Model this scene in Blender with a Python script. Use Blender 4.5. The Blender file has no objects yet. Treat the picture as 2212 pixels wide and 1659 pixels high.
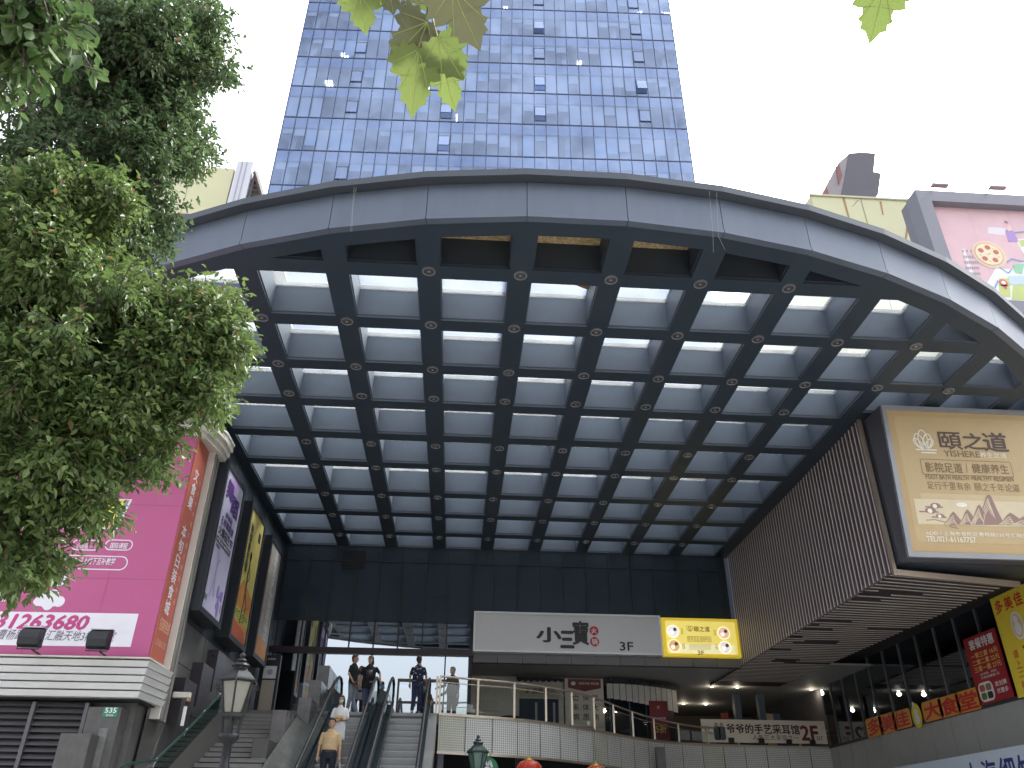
import bpy, math, random
import numpy as np
from mathutils import Vector, Matrix
from mathutils.geometry import delaunay_2d_cdt
random.seed(7); rng = np.random.default_rng(7)
SC = bpy.context.scene; COL = SC.collection
R_ = math.radians
# ---------------------------------------------------------------- camera, sky, sun, exposure
FPX, PITCH, YAW, ROLL = 1726.33, R_(30.0766), R_(3.5376), R_(.5188)
EYE = Vector((0, 0, 1.6))
_F = Vector((math.sin(YAW)*math.cos(PITCH), math.cos(YAW)*math.cos(PITCH), math.sin(PITCH)))
_r = Vector((math.cos(YAW), -math.sin(YAW), 0)); _u = _r.cross(_F)
_R = _r*math.cos(ROLL) + _u*math.sin(ROLL); _U = -_r*math.sin(ROLL) + _u*math.cos(ROLL)
cam = bpy.data.cameras.new('camera'); camo = bpy.data.objects.new('camera', cam); COL.objects.link(camo)
cam.sensor_width = 36; cam.lens = FPX/2212*36; cam.clip_start = .05; cam.clip_end = 1500
m = Matrix((_R, _U, -_F)).transposed().to_4x4(); m.translation = EYE; camo.matrix_world = m
SC.camera = camo
SUN_EL, SUN_AZ = R_(58), R_(50)          # azimuth from +Y (into the court) towards +X (right)
w = bpy.data.worlds.new('World'); SC.world = w; w.use_nodes = True
nt = w.node_tree; bg = nt.nodes['Background']
sky = nt.nodes.new('ShaderNodeTexSky'); sky.sky_type = 'NISHITA'; sky.sun_disc = False
sky.sun_elevation = SUN_EL; sky.sun_rotation = SUN_AZ; sky.dust_density = 6; sky.air_density = 1.2
hs = nt.nodes.new('ShaderNodeHueSaturation'); hs.inputs['Saturation'].default_value = .3
nt.links.new(sky.outputs[0], hs.inputs['Color']); nt.links.new(hs.outputs[0], bg.inputs['Color'])
bg.inputs['Strength'].default_value = .15
sl = bpy.data.lights.new('sun', 'SUN'); sl.energy = 1.2; sl.angle = R_(12); sl.color = (1, .95, .88)
so = bpy.data.objects.new('sun', sl); COL.objects.link(so)
sd = Vector((math.sin(SUN_AZ)*math.cos(SUN_EL), math.cos(SUN_AZ)*math.cos(SUN_EL), math.sin(SUN_EL)))
so.rotation_euler = sd.to_track_quat('Z', 'Y').to_euler(); so.location = (30, 30, 120)
SC.view_settings.view_transform = 'Standard'; SC.view_settings.look = 'None'
SC.view_settings.exposure = 2.0; SC.view_settings.gamma = 1
try:
    SC.cycles.max_bounces = 8; SC.cycles.transparent_max_bounces = 16; SC.cycles.caustics_reflective = False
    SC.cycles.sample_clamp_indirect = 6
except Exception: pass

# ---------------------------------------------------------------- pixel of the 2212 px wide view -> point on a plane of the court
def ray(x, y): return _F*FPX + _R*(x-1106) + _U*(829.5-y)
def atY(x, y, Y): r = ray(x, y); return EYE + r*(Y/r.y)
def atX(x, y, X): r = ray(x, y); return EYE + r*(X/r.x)
def atZ(x, y, Z): r = ray(x, y); return EYE + r*((Z-1.6)/r.z)
def atD(x, y, d): return EYE + ray(x, y).normalized()*d

# ---------------------------------------------------------------- materials
MATS = {}
def node(nt, t, **kw):
    n = nt.nodes.new(t)
    for k, v in kw.items():
        if k in n.inputs: n.inputs[k].default_value = v
        else: setattr(n, k, v)
    return n
def M(name, col=(.5, .5, .5), rough=.6, metal=0, var=.12, scale=2.0, bump=0, bscale=30, emit=0, spec=.5, stretch=(1, 1, 1), trans=0):
    if name in MATS: return MATS[name]
    m = bpy.data.materials.new(name); m.use_nodes = True; nt = m.node_tree; L = nt.links.new
    p = nt.nodes['Principled BSDF']
    p.inputs['Roughness'].default_value = rough; p.inputs['Metallic'].default_value = metal
    p.inputs['Specular IOR Level'].default_value = spec
    c = (*col, 1)
    tc = node(nt, 'ShaderNodeTexCoord'); mp = node(nt, 'ShaderNodeMapping', Scale=stretch); L(tc.outputs['Object'], mp.inputs[0])
    if var > 0:
        nz = node(nt, 'ShaderNodeTexNoise', Scale=scale, Detail=6, Roughness=.65); L(mp.outputs[0], nz.inputs['Vector'])
        mx = node(nt, 'ShaderNodeMix', data_type='RGBA'); mx.inputs[6].default_value = tuple(max(0, v*(1-var*1.6)) for v in col)+(1,)
        mx.inputs[7].default_value = tuple(min(1, v*(1+var*1.4)) for v in col)+(1,)
        L(nz.outputs[0], mx.inputs[0]); L(mx.outputs[2], p.inputs['Base Color'])
        mr = node(nt, 'ShaderNodeMapRange'); mr.inputs[3].default_value = max(0, rough-.1); mr.inputs[4].default_value = min(1, rough+.12)
        L(nz.outputs[0], mr.inputs[0]); L(mr.outputs[0], p.inputs['Roughness'])
    else: p.inputs['Base Color'].default_value = c
    if bump:
        bz = node(nt, 'ShaderNodeTexNoise', Scale=bscale, Detail=4); L(mp.outputs[0], bz.inputs['Vector'])
        bp = node(nt, 'ShaderNodeBump', Strength=bump, Distance=.02); L(bz.outputs[0], bp.inputs['Height']); L(bp.outputs[0], p.inputs['Normal'])
    if emit: p.inputs['Emission Color'].default_value = c; p.inputs['Emission Strength'].default_value = emit
    MATS[name] = m; return m
def glass(name, tint, refl, gcol=(1, 1, 1), rough=.01, wob=0, cloud=0):
    """thin pane: tinted see-through plus mirror"""
    m = bpy.data.materials.new(name); m.use_nodes = True; nt = m.node_tree; L = nt.links.new
    for n in list(nt.nodes):
        if n.type == 'BSDF_PRINCIPLED': nt.nodes.remove(n)
    out = nt.nodes['Material Output']
    t = node(nt, 'ShaderNodeBsdfTransparent', Color=(*tint, 1)); g = node(nt, 'ShaderNodeBsdfGlossy', Color=(*gcol, 1), Roughness=rough)
    mx = node(nt, 'ShaderNodeMixShader'); lw = node(nt, 'ShaderNodeLayerWeight', Blend=.35)
    mr = node(nt, 'ShaderNodeMapRange'); mr.inputs[3].default_value = refl; mr.inputs[4].default_value = min(1, refl+.45)
    L(lw.outputs['Fresnel'], mr.inputs[0]); L(mr.outputs[0], mx.inputs[0]); L(t.outputs[0], mx.inputs[1]); L(g.outputs[0], mx.inputs[2]); L(mx.outputs[0], out.inputs[0])
    if cloud:      # noise paints cloud-like pale reflections into the mirror strength
        tc = node(nt, 'ShaderNodeTexCoord'); nz = node(nt, 'ShaderNodeTexNoise', Scale=.16, Detail=4, Roughness=.7); L(tc.outputs['Object'], nz.inputs['Vector'])
        m2 = node(nt, 'ShaderNodeMapRange'); m2.inputs[1].default_value = .3; m2.inputs[2].default_value = .7; m2.inputs[3].default_value = -cloud; m2.inputs[4].default_value = cloud; L(nz.outputs[0], m2.inputs[0])
        a2 = node(nt, 'ShaderNodeMath', operation='ADD'); L(mr.outputs[0], a2.inputs[0]); L(m2.outputs[0], a2.inputs[1]); L(a2.outputs[0], mx.inputs[0])
    if wob:
        tc = node(nt, 'ShaderNodeTexCoord'); nz = node(nt, 'ShaderNodeTexNoise', Scale=.8); L(tc.outputs['Object'], nz.inputs['Vector'])
        bp = node(nt, 'ShaderNodeBump', Strength=wob, Distance=.05); L(nz.outputs[0], bp.inputs['Height']); L(bp.outputs[0], g.inputs['Normal'])
    MATS[name] = m; return m
def thin(name, tint, amount, col):
    """dusty translucent roof glass"""
    m = bpy.data.materials.new(name); m.use_nodes = True; nt = m.node_tree; L = nt.links.new
    for n in list(nt.nodes):
        if n.type == 'BSDF_PRINCIPLED': nt.nodes.remove(n)
    out = nt.nodes['Material Output']
    t = node(nt, 'ShaderNodeBsdfTransparent', Color=(*tint, 1)); g = node(nt, 'ShaderNodeBsdfTranslucent', Color=(*col, 1))
    tc = node(nt, 'ShaderNodeTexCoord'); nz = node(nt, 'ShaderNodeTexNoise', Scale=1.3, Detail=5); L(tc.outputs['Object'], nz.inputs['Vector'])
    mr = node(nt, 'ShaderNodeMapRange'); mr.inputs[3].default_value = amount*.4; mr.inputs[4].default_value = amount*1.6; L(nz.outputs[0], mr.inputs[0])
    mx = node(nt, 'ShaderNodeMixShader'); L(mr.outputs[0], mx.inputs[0]); L(t.outputs[0], mx.inputs[1]); L(g.outputs[0], mx.inputs[2]); L(mx.outputs[0], out.inputs[0])
    MATS[name] = m; return m
def leafmat(name, a, b, tl=.35, rough=.45, young=None, nscale=.9):
    m = bpy.data.materials.new(name); m.use_nodes = True; nt = m.node_tree; L = nt.links.new
    p = nt.nodes['Principled BSDF']; out = nt.nodes['Material Output']; p.inputs['Roughness'].default_value = rough
    geo = node(nt, 'ShaderNodeNewGeometry'); tc = node(nt, 'ShaderNodeTexCoord')
    nz = node(nt, 'ShaderNodeTexNoise', Scale=nscale, Detail=3); L(tc.outputs['Object'], nz.inputs['Vector'])
    mu = node(nt, 'ShaderNodeMath', operation='MULTIPLY_ADD'); mu.inputs[1].default_value = .55; L(geo.outputs['Random Per Island'], mu.inputs[0])
    nm = node(nt, 'ShaderNodeMapRange'); nm.inputs[1].default_value = .32; nm.inputs[2].default_value = .68; nm.inputs[3].default_value = -.1; nm.inputs[4].default_value = .5; L(nz.outputs[0], nm.inputs[0]); L(nm.outputs[0], mu.inputs[2])
    mx = node(nt, 'ShaderNodeMix', data_type='RGBA'); mx.inputs[6].default_value = (*a, 1); mx.inputs[7].default_value = (*b, 1); L(mu.outputs[0], mx.inputs[0]); col = mx.outputs[2]
    if young:
        gt = node(nt, 'ShaderNodeMath', operation='GREATER_THAN'); gt.inputs[1].default_value = .988; L(geo.outputs['Random Per Island'], gt.inputs[0])
        my = node(nt, 'ShaderNodeMix', data_type='RGBA'); my.inputs[7].default_value = (*young, 1); L(gt.outputs[0], my.inputs[0]); L(col, my.inputs[6]); col = my.outputs[2]
    L(col, p.inputs['Base Color'])
    t = node(nt, 'ShaderNodeBsdfTranslucent'); L(col, t.inputs[0]); ms = node(nt, 'ShaderNodeMixShader', Fac=tl)
    L(p.outputs[0], ms.inputs[1]); L(t.outputs[0], ms.inputs[2]); L(ms.outputs[0], out.inputs[0]); MATS[name] = m; return m
def pattern(name, kind, c1, c2, sc=(1, 1, 1), rough=.6, metal=0, rnd=0, thr=.35):
    """dots / bands / bricks in object space"""
    m = bpy.data.materials.new(name); m.use_nodes = True; nt = m.node_tree; L = nt.links.new; p = nt.nodes['Principled BSDF']
    p.inputs['Roughness'].default_value = rough; p.inputs['Metallic'].default_value = metal
    tc = node(nt, 'ShaderNodeTexCoord'); mp = node(nt, 'ShaderNodeMapping', Scale=sc); L(tc.outputs['Object'], mp.inputs[0])
    nz = node(nt, 'ShaderNodeTexNoise', Scale=1.1, Detail=6); L(tc.outputs['Object'], nz.inputs['Vector'])
    mx = node(nt, 'ShaderNodeMix', data_type='RGBA'); mx.inputs[6].default_value = (*c1, 1); mx.inputs[7].default_value = (*c2, 1)
    if kind == 'dots':
        v = node(nt, 'ShaderNodeTexVoronoi', Scale=1.0, Randomness=rnd); L(mp.outputs[0], v.inputs['Vector'])
        cr = node(nt, 'ShaderNodeMath', operation='GREATER_THAN'); cr.inputs[1].default_value = thr; L(v.outputs['Distance'], cr.inputs[0]); L(cr.outputs[0], mx.inputs[0])
    elif kind == 'speck':
        v = node(nt, 'ShaderNodeTexVoronoi', Scale=1.0); L(mp.outputs[0], v.inputs['Vector']); sp = node(nt, 'ShaderNodeSeparateColor'); L(v.outputs['Color'], sp.inputs[0]); L(sp.outputs[0], mx.inputs[0])
    elif kind == 'bands':
        v = node(nt, 'ShaderNodeTexWave', Scale=1.0, Distortion=rnd); L(mp.outputs[0], v.inputs['Vector']); L(v.outputs['Fac'], mx.inputs[0])
    mm = node(nt, 'ShaderNodeMix', data_type='RGBA', blend_type='MULTIPLY'); mm.inputs[0].default_value = .6
    mr = node(nt, 'ShaderNodeMapRange'); mr.inputs[3].default_value = .6; mr.inputs[4].default_value = 1.25; L(nz.outputs[0], mr.inputs[0])
    L(mx.outputs[2], mm.inputs[6]); L(mr.outputs[0], mm.inputs[7]); L(mm.outputs[2], p.inputs['Base Color']); MATS[name] = m; return m

# ---------------------------------------------------------------- mesh builder and scene tree
WL = {}
class MB:
    def __init__(s): s.v = []; s.f = []; s.mi = []; s.m = []
    def mat(s, m):
        if m not in s.m: s.m.append(m)
        return s.m.index(m)
    def add(s, vs, fs, m):
        b = len(s.v); s.v += [tuple(v) for v in vs]; i = s.mat(m)
        for f in fs: s.f.append(tuple(b+k for k in f)); s.mi.append(i)
        return s
    def box(s, x0, x1, y0, y1, z0, z1, m):
        vs = [(x, y, z) for x in (x0, x1) for y in (y0, y1) for z in (z0, z1)]
        return s.add(vs, [(0, 1, 3, 2), (4, 6, 7, 5), (0, 4, 5, 1), (2, 3, 7, 6), (0, 2, 6, 4), (1, 5, 7, 3)], m)
    def quad(s, a, b, c, d, m): return s.add([a, b, c, d], [(0, 1, 2, 3)], m)
    def hexa(s, p, m):     # 8 points: bottom ring 0-3, top ring 4-7
        return s.add(p, [(3, 2, 1, 0), (4, 5, 6, 7), (0, 1, 5, 4), (1, 2, 6, 5), (2, 3, 7, 6), (3, 0, 4, 7)], m)
    def prism(s, poly, vec, m):
        n = len(poly); vec = Vector(vec); a = [Vector(p) for p in poly]; b = [p+vec for p in a]
        return s.add(a+b, [tuple(range(n-1, -1, -1)), tuple(range(n, 2*n))]+[(i, (i+1) % n, n+(i+1) % n, n+i) for i in range(n)], m)
    def tube(s, pts, r, m, n=8, caps=True):
        pts = [Vector(p) for p in pts]; rs = r if isinstance(r, (list, tuple)) else [r]*len(pts); vs = []; fs = []
        for i, p in enumerate(pts):
            d = (pts[min(i+1, len(pts)-1)]-pts[max(i-1, 0)]); d = d.normalized() if d.length > 1e-9 else Vector((0, 0, 1))
            a = d.cross(Vector((0, 0, 1)) if abs(d.z) < .9 else Vector((1, 0, 0))).normalized(); b = d.cross(a)
            vs += [p+(a*math.cos(2*math.pi*k/n)+b*math.sin(2*math.pi*k/n))*rs[i] for k in range(n)]
        for i in range(len(pts)-1):
            for k in range(n): fs.append((i*n+k, i*n+(k+1) % n, (i+1)*n+(k+1) % n, (i+1)*n+k))
        if caps: fs += [tuple(range(n-1, -1, -1)), tuple(range((len(pts)-1)*n, len(pts)*n))]
        return s.add(vs, fs, m)
    def lathe(s, prof, c, m, n=24, axis=2, sx=1, sy=1, rot=0):
        vs = []; fs = []
        for r, h in prof:
            for k in range(n):
                a = 2*math.pi*(k+rot)/n; q = [r*math.cos(a)*sx, r*math.sin(a)*sy, h]
                if axis == 1: q = [q[0], h, q[1]]
                if axis == 0: q = [h, q[0], q[1]]
                vs.append((q[0]+c[0], q[1]+c[1], q[2]+c[2]))
        for i in range(len(prof)-1):
            for k in range(n): fs.append((i*n+k, i*n+(k+1) % n, (i+1)*n+(k+1) % n, (i+1)*n+k))
        fs += [tuple(range(n-1, -1, -1)), tuple(range((len(prof)-1)*n, len(prof)*n))]
        return s.add(vs, fs, m)
    def ball(s, c, r, m, n=12, k=8, sc=(1, 1, 1), mat3=None):
        vs = []; fs = []
        for i in range(k+1):
            t = math.pi*i/k
            for j in range(n):
                p = 2*math.pi*j/n; q = Vector((math.sin(t)*math.cos(p)*sc[0], math.sin(t)*math.sin(p)*sc[1], math.cos(t)*sc[2]))*r
                if mat3: q = mat3 @ q
                vs.append(q+Vector(c))
        for i in range(k):
            for j in range(n): fs.append((i*n+j, i*n+(j+1) % n, (i+1)*n+(j+1) % n, (i+1)*n+j))
        return s.add(vs, fs, m)
    def build(s, name, parent=None, smooth=False, label=None, bevel=0):
        me = bpy.data.meshes.new(name); o = bpy.data.objects.new(name, me); COL.objects.link(o)
        base = WL.get(parent, Vector((0, 0, 0))) if parent else Vector((0, 0, 0))
        me.from_pydata([(v[0]-base[0], v[1]-base[1], v[2]-base[2]) for v in s.v], [], s.f)
        for m in s.m: me.materials.append(m)
        me.polygons.foreach_set('material_index', s.mi)
        if smooth: me.polygons.foreach_set('use_smooth', [True]*len(s.f))
        me.update()
        if parent: o.parent = parent
        WL[o] = base
        if label: o['label'] = label
        if bevel:
            b = o.modifiers.new('bevel', 'BEVEL'); b.width = bevel; b.segments = 2; b.limit_method = 'ANGLE'
        return o
def thing(name, label, cat, loc=(0, 0, 0), group=None, rz=0):
    o = bpy.data.objects.new(name, None); COL.objects.link(o); o.location = loc; o.rotation_euler.z = rz; o.empty_display_size = .2
    tag(o, label, cat, group); WL[o] = Vector(loc); return o
def tag(o, label, cat, group=None, kind=None):
    if label: o['label'] = label
    if cat: o['category'] = cat
    if group: o['group'] = group
    if kind: o['kind'] = kind
    return o
def struct(mb, name): return tag(mb.build(name), None, None, None, 'structure')
def copy_tree(o, parent=None):
    c = o.copy(); COL.objects.link(c)
    if parent: c.parent = parent
    for ch in list(o.children): copy_tree(ch, c)
    return c
# ---------------------------------------------------------------- lettering and flat print on boards
_G = {}
def glyphs(s, bold=0):
    k = (s, bold)
    if k not in _G:
        c = bpy.data.curves.new('t', 'FONT'); c.body = s; c.resolution_u = 2; c.offset = bold
        o = bpy.data.objects.new('t', c); COL.objects.link(o)
        me = bpy.data.meshes.new_from_object(o.evaluated_get(bpy.context.evaluated_depsgraph_get()))
        _G[k] = ([v.co[:2] for v in me.vertices], [tuple(p.vertices) for p in me.polygons])
        bpy.data.objects.remove(o); bpy.data.curves.remove(c); bpy.data.meshes.remove(me)
    return _G[k]
class Board:
    """a flat sheet in the court: axis 'Y' faces the camera, 'L' is on the left wall, 'R' on the right wall"""
    def __init__(s, axis, val, lean=0, z0=0):
        s.axis, s.val, s.lean, s.z0 = axis, val, lean, z0
    def P(s, u, v, d=0):
        if s.axis == 'Y': return Vector((u, s.val-d+s.lean*(v-s.z0), v))
        if s.axis == 'L': return Vector((s.val+d, u, v))
        return Vector((s.val-d, -u, v))
    def q(s, x, y):
        if s.axis == 'Y':
            p = atY(x, y, s.val)
            for _ in range(6): p = atY(x, y, s.val+s.lean*(p.z-s.z0))
            return (p.x, p.z)
        p = atX(x, y, s.val)
        return (p.y, p.z) if s.axis == 'L' else (-p.y, p.z)
    def poly(s, mb, pts, m, d): mb.add([s.P(u, v, d) for u, v in pts], [tuple(range(len(pts)))], m)
    def rect(s, mb, u0, v0, u1, v1, m, d): s.poly(mb, [(u0, v0), (u1, v0), (u1, v1), (u0, v1)], m, d)
    def rrect(s, mb, u0, v0, u1, v1, r, m, d, n=6):
        pts = []
        for cx, cy, a0 in ((u1-r, v0+r, -90), (u1-r, v1-r, 0), (u0+r, v1-r, 90), (u0+r, v0+r, 180)):
            for k in range(n+1): a = R_(a0+90*k/n); pts.append((cx+r*math.cos(a), cy+r*math.sin(a)))
        s.poly(mb, pts, m, d)
    def ring(s, mb, u0, v0, u1, v1, r, t, m, d, n=6):
        o = []; i = []
        for cx, cy, a0 in ((u1-r, v0+r, -90), (u1-r, v1-r, 0), (u0+r, v1-r, 90), (u0+r, v0+r, 180)):
            for k in range(n+1):
                a = R_(a0+90*k/n); o.append((cx+r*math.cos(a), cy+r*math.sin(a))); i.append((cx+(r-t)*math.cos(a), cy+(r-t)*math.sin(a)))
        N = len(o); mb.add([s.P(*p, d) for p in o+i], [(k, (k+1) % N, N+(k+1) % N, N+k) for k in range(N)], m)
    def disc(s, mb, u, v, r, m, d, ry=None, n=28): s.poly(mb, [(u+r*math.cos(2*math.pi*k/n), v+(ry or r)*math.sin(2*math.pi*k/n)) for k in range(n)], m, d)
    def line(s, mb, pts, t, m, d):
        for (a, b), (c, e) in zip(pts[:-1], pts[1:]):
            L = math.hypot(c-a, e-b) or 1; nx, ny = -(e-b)/L*t/2, (c-a)/L*t/2
            s.poly(mb, [(a-nx, b-ny), (c-nx, e-ny), (c+nx, e+ny), (a+nx, b+ny)], m, d)
    def txt(s, mb, t, u0, v0, u1, v1, m, d, bold=0, shear=0, fit=True):
        vs, fs = glyphs(t)
        xs = [v[0] for v in vs]; ys = [v[1] for v in vs]; x0, x1, y0, y1 = min(xs), max(xs), min(ys), max(ys)
        if not fit: y0, y1 = -.1, .86
        kx, ky = (u1-u0)/(x1-x0), (v1-v0)/(y1-y0)
        for i, (ox, oy) in enumerate(((-.5, 0), (.5, 0), (0, .5), (0, -.5)) if bold else ((0, 0),)):
            mb.add([s.P(u0+(v[0]-x0)*kx+shear*(v[1]-y0)*ky+ox*bold*kx*1.6, v0+(v[1]-y0)*ky+oy*bold*ky*1.6, d+.0004*i) for v in vs], fs, m)
    def vtxt(s, mb, t, uc, v1, v0, size, m, d, bold=0):
        n = len(t); step = (v1-v0)/n
        for i, ch in enumerate(t):
            if ch == ' ': continue
            vs, fs = glyphs(ch); vc = v1-step*(i+.5)
            for j, (ox, oy) in enumerate(((-.8, 0), (.8, 0), (0, .8), (0, -.8)) if bold else ((0, 0),)):
                mb.add([s.P(uc+(v[0]-.5+ox*bold)*size, vc+(v[1]-.38+oy*bold)*size, d+.0004*j) for v in vs], fs, m)
    def frame(s, mb, u0, v0, u1, v1, t, depth, m, back=0):
        for a, b, c, e in ((u0, v0, u1, v0+t), (u0, v1-t, u1, v1), (u0, v0+t, u0+t, v1-t), (u1-t, v0+t, u1, v1-t)):
            p = [s.P(a, b, back), s.P(c, b, back), s.P(c, e, back), s.P(a, e, back)]; q = [s.P(a, b, depth), s.P(c, b, depth), s.P(c, e, depth), s.P(a, e, depth)]
            mb.hexa(p+q, m)
    def slab(s, mb, u0, v0, u1, v1, d0, d1, m):
        mb.hexa([s.P(u0, v0, d0), s.P(u1, v0, d0), s.P(u1, v1, d0), s.P(u0, v1, d0), s.P(u0, v0, d1), s.P(u1, v0, d1), s.P(u1, v1, d1), s.P(u0, v1, d1)], m)
def flat(name, c, rough=.5, emit=0, var=.06): return M(name, c, rough, 0, var, 3, emit=emit)

# ================================================================ materials used
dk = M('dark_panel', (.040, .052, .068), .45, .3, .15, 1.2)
soffit_m = M('soffit_metal', (.027, .041, .057), .45, .2, .12, .8)
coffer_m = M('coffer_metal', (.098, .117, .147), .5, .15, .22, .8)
fascia_m = M('fascia_metal', (.115, .138, .178), .42, .35, .16, 1.1, stretch=(1.6, 1.6, .35))
cop_m = M('coping_metal', (.07, .08, .095), .45, .4, .1, 1)
steel = M('steel', (.45, .46, .48), .3, .9, .1, 4)
champ = M('champagne_metal', (.62, .54, .43), .35, .7, .1, 4)
black = M('black_paint', (.012, .013, .015), .4, 0, .1, 6)
rubber = M('black_rubber', (.012, .012, .014), .35, 0, .05)
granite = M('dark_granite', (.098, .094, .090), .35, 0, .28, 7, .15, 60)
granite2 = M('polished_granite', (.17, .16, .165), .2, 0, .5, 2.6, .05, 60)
granite_l = M('worn_granite', (.24, .235, .225), .3, 0, .5, 2.4, .1, 60)
stepstone = M('step_stone', (.30, .29, .28), .6, 0, .2, 5, .2, 80)
slab_m = M('grey_slab', (.16, .16, .16), .6, 0, .2, 2)
whitep = M('white_paint', (.78, .78, .77), .5, 0, .06, 3)
cream = M('cream_cladding', (.62, .59, .53), .5, 0, .12, 2)
yellowp = M('pale_yellow_panel', (.66, .64, .40), .5, 0, .1, .35)
greyclad = M('grey_cladding', (.44, .44, .43), .5, .1, .14, 1.2)
room = M('dim_interior', (.05, .052, .055), .8, 0, .2, 1)
pave = M('plaza_paving', (.36, .355, .345), .75, 0, .2, .8, .2, 20)
asph = M('asphalt', (.05, .05, .052), .85, 0, .25, .6, .3, 60)
joint = M('dark_joint', (.02, .021, .024), .7, 0, 0)
warm = M('warm_lamp', (1, .86, .62), .4, 0, 0, emit=3.5)
tubes = M('office_lamp', (1, .97, .9), .4, 0, 0, emit=5)
roofglass = thin('roof_glass', (.82, .89, .92), .22, (.66, .71, .74))
mirror = glass('mirror_glass', (.42, .5, .54), .46, (.86, .92, 1.0), .004, .02)
railglass = glass('rail_glass', (.86, .92, .88), .06)
wallglass = glass('shop_glass', (.35, .42, .48), .03, (.6, .66, .72), .01)
towerglass = glass('tower_glass', (.70, .79, .98), .28, (.60, .73, 1.0), .02, 0, .14)
spandrel = M('tower_spandrel', (.21, .28, .47), .18, 0, .08, .2, spec=.6)

# ================================================================ ground
g = MB(); g.quad((-400, -400, -.02), (400, -400, -.02), (400, 500, -.02), (-400, 500, -.02), asph); struct(g, 'ground')
g = MB(); g.box(-40, 40, -9, 60, -.014, 0, pave); struct(g, 'plaza')

# ================================================================ office tower
TL = Vector((-17.07, 50, 0)); TR = Vector((18.35, 48.8, 0)); TU = (TR-TL).normalized(); TN = Vector((TU.y, -TU.x, 0)); TW = (TR-TL).length
def tp(u, d, z): p = TL+TU*u-TN*d; return Vector((p.x, p.y, z))      # d metres behind the glass
tower = thing('office_tower', 'tall blue glass office tower rising behind the dark entrance canopy', 'tower', (.6, 60, 0))
blind_m = M('blind_fabric', (.72, .75, .78), .7, 0, .05, 1); blind2 = M('pale_blue_blind', (.50, .68, .86), .7, 0, .05, 1)
wallin = M('office_wall', (.40, .43, .48), .8, 0, .15, .8); ceilin = M('office_ceiling', (.42, .43, .45), .8, 0, .1, .8); colm = M('office_column', (.6, .62, .66), .7)
mull = M('mullion', (.05, .075, .16), .4, .2, .1)
FL0, FH, NF = 40.7, 4.0, 12; NC = 34; cw = TW/NC
core = MB()
core.hexa([tp(0, 7, 0), tp(TW, 7, 0), tp(TW, 28, 0), tp(0, 28, 0), tp(0, 7, 90), tp(TW, 7, 90), tp(TW, 28, 90), tp(0, 28, 90)], wallin)
core.build('core', tower)
lowf = MB(); lowf.hexa([tp(0, 0, 0), tp(TW, 0, 0), tp(TW, 7, 0), tp(0, 7, 0), tp(0, 0, FL0), tp(TW, 0, FL0), tp(TW, 7, FL0), tp(0, 7, FL0)], spandrel); lowf.build('lower_facade', tower)
for k in range(NF):
    z = FL0+k*FH; f = MB()
    f.hexa([tp(.02, .12, z-.75), tp(TW-.02, .12, z-.75), tp(TW-.02, 7, z-.75), tp(.02, 7, z-.75), tp(.02, .12, z-.02), tp(TW-.02, .12, z-.02), tp(TW-.02, 7, z-.02), tp(.02, 7, z-.02)], ceilin)
    f.build('floor_slab', tower)
sidew = MB()
for u0, u1 in ((.0, .06), (TW-.06, TW)):
    sidew.hexa([tp(u0, .05, FL0), tp(u1, .05, FL0), tp(u1, 7, FL0), tp(u0, 7, FL0), tp(u0, .05, 89), tp(u1, .05, 89), tp(u1, 7, 89), tp(u0, 7, 89)], spandrel)
sidew.build('side_glazing', tower)
cols_ = MB()
for u in np.linspace(.9, TW-.9, 8):
    cols_.hexa([tp(u-.3, .8, FL0), tp(u+.3, .8, FL0), tp(u+.3, 1.4, FL0), tp(u-.3, 1.4, FL0), tp(u-.3, .8, 88), tp(u+.3, .8, 88), tp(u+.3, 1.4, 88), tp(u-.3, 1.4, 88)], colm)
tag(cols_.build('interior_columns', tower), None, None)
mm_ = MB()
for c in range(NC+1):
    u = c*cw; mm_.hexa([tp(u-.025, -.05, FL0), tp(u+.025, -.05, FL0), tp(u+.025, .06, FL0), tp(u-.03, .06, FL0), tp(u-.03, -.05, 89), tp(u+.03, -.05, 89), tp(u+.03, .06, 89), tp(u-.03, .06, 89)], mull)
for k in range(NF+1):
    z = FL0+k*FH; mm_.hexa([tp(0, -.035, z-.05), tp(TW, -.035, z-.05), tp(TW, .05, z-.05), tp(0, .05, z-.05), tp(0, -.035, z+.05), tp(TW, -.035, z+.05), tp(TW, .05, z+.05), tp(0, .05, z+.05)], mull)
mm_.build('mullion_grid', tower)
sp = MB(); rest = MB(); restb = MB(); lamps = MB()
CLEAR = 2.75
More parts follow.
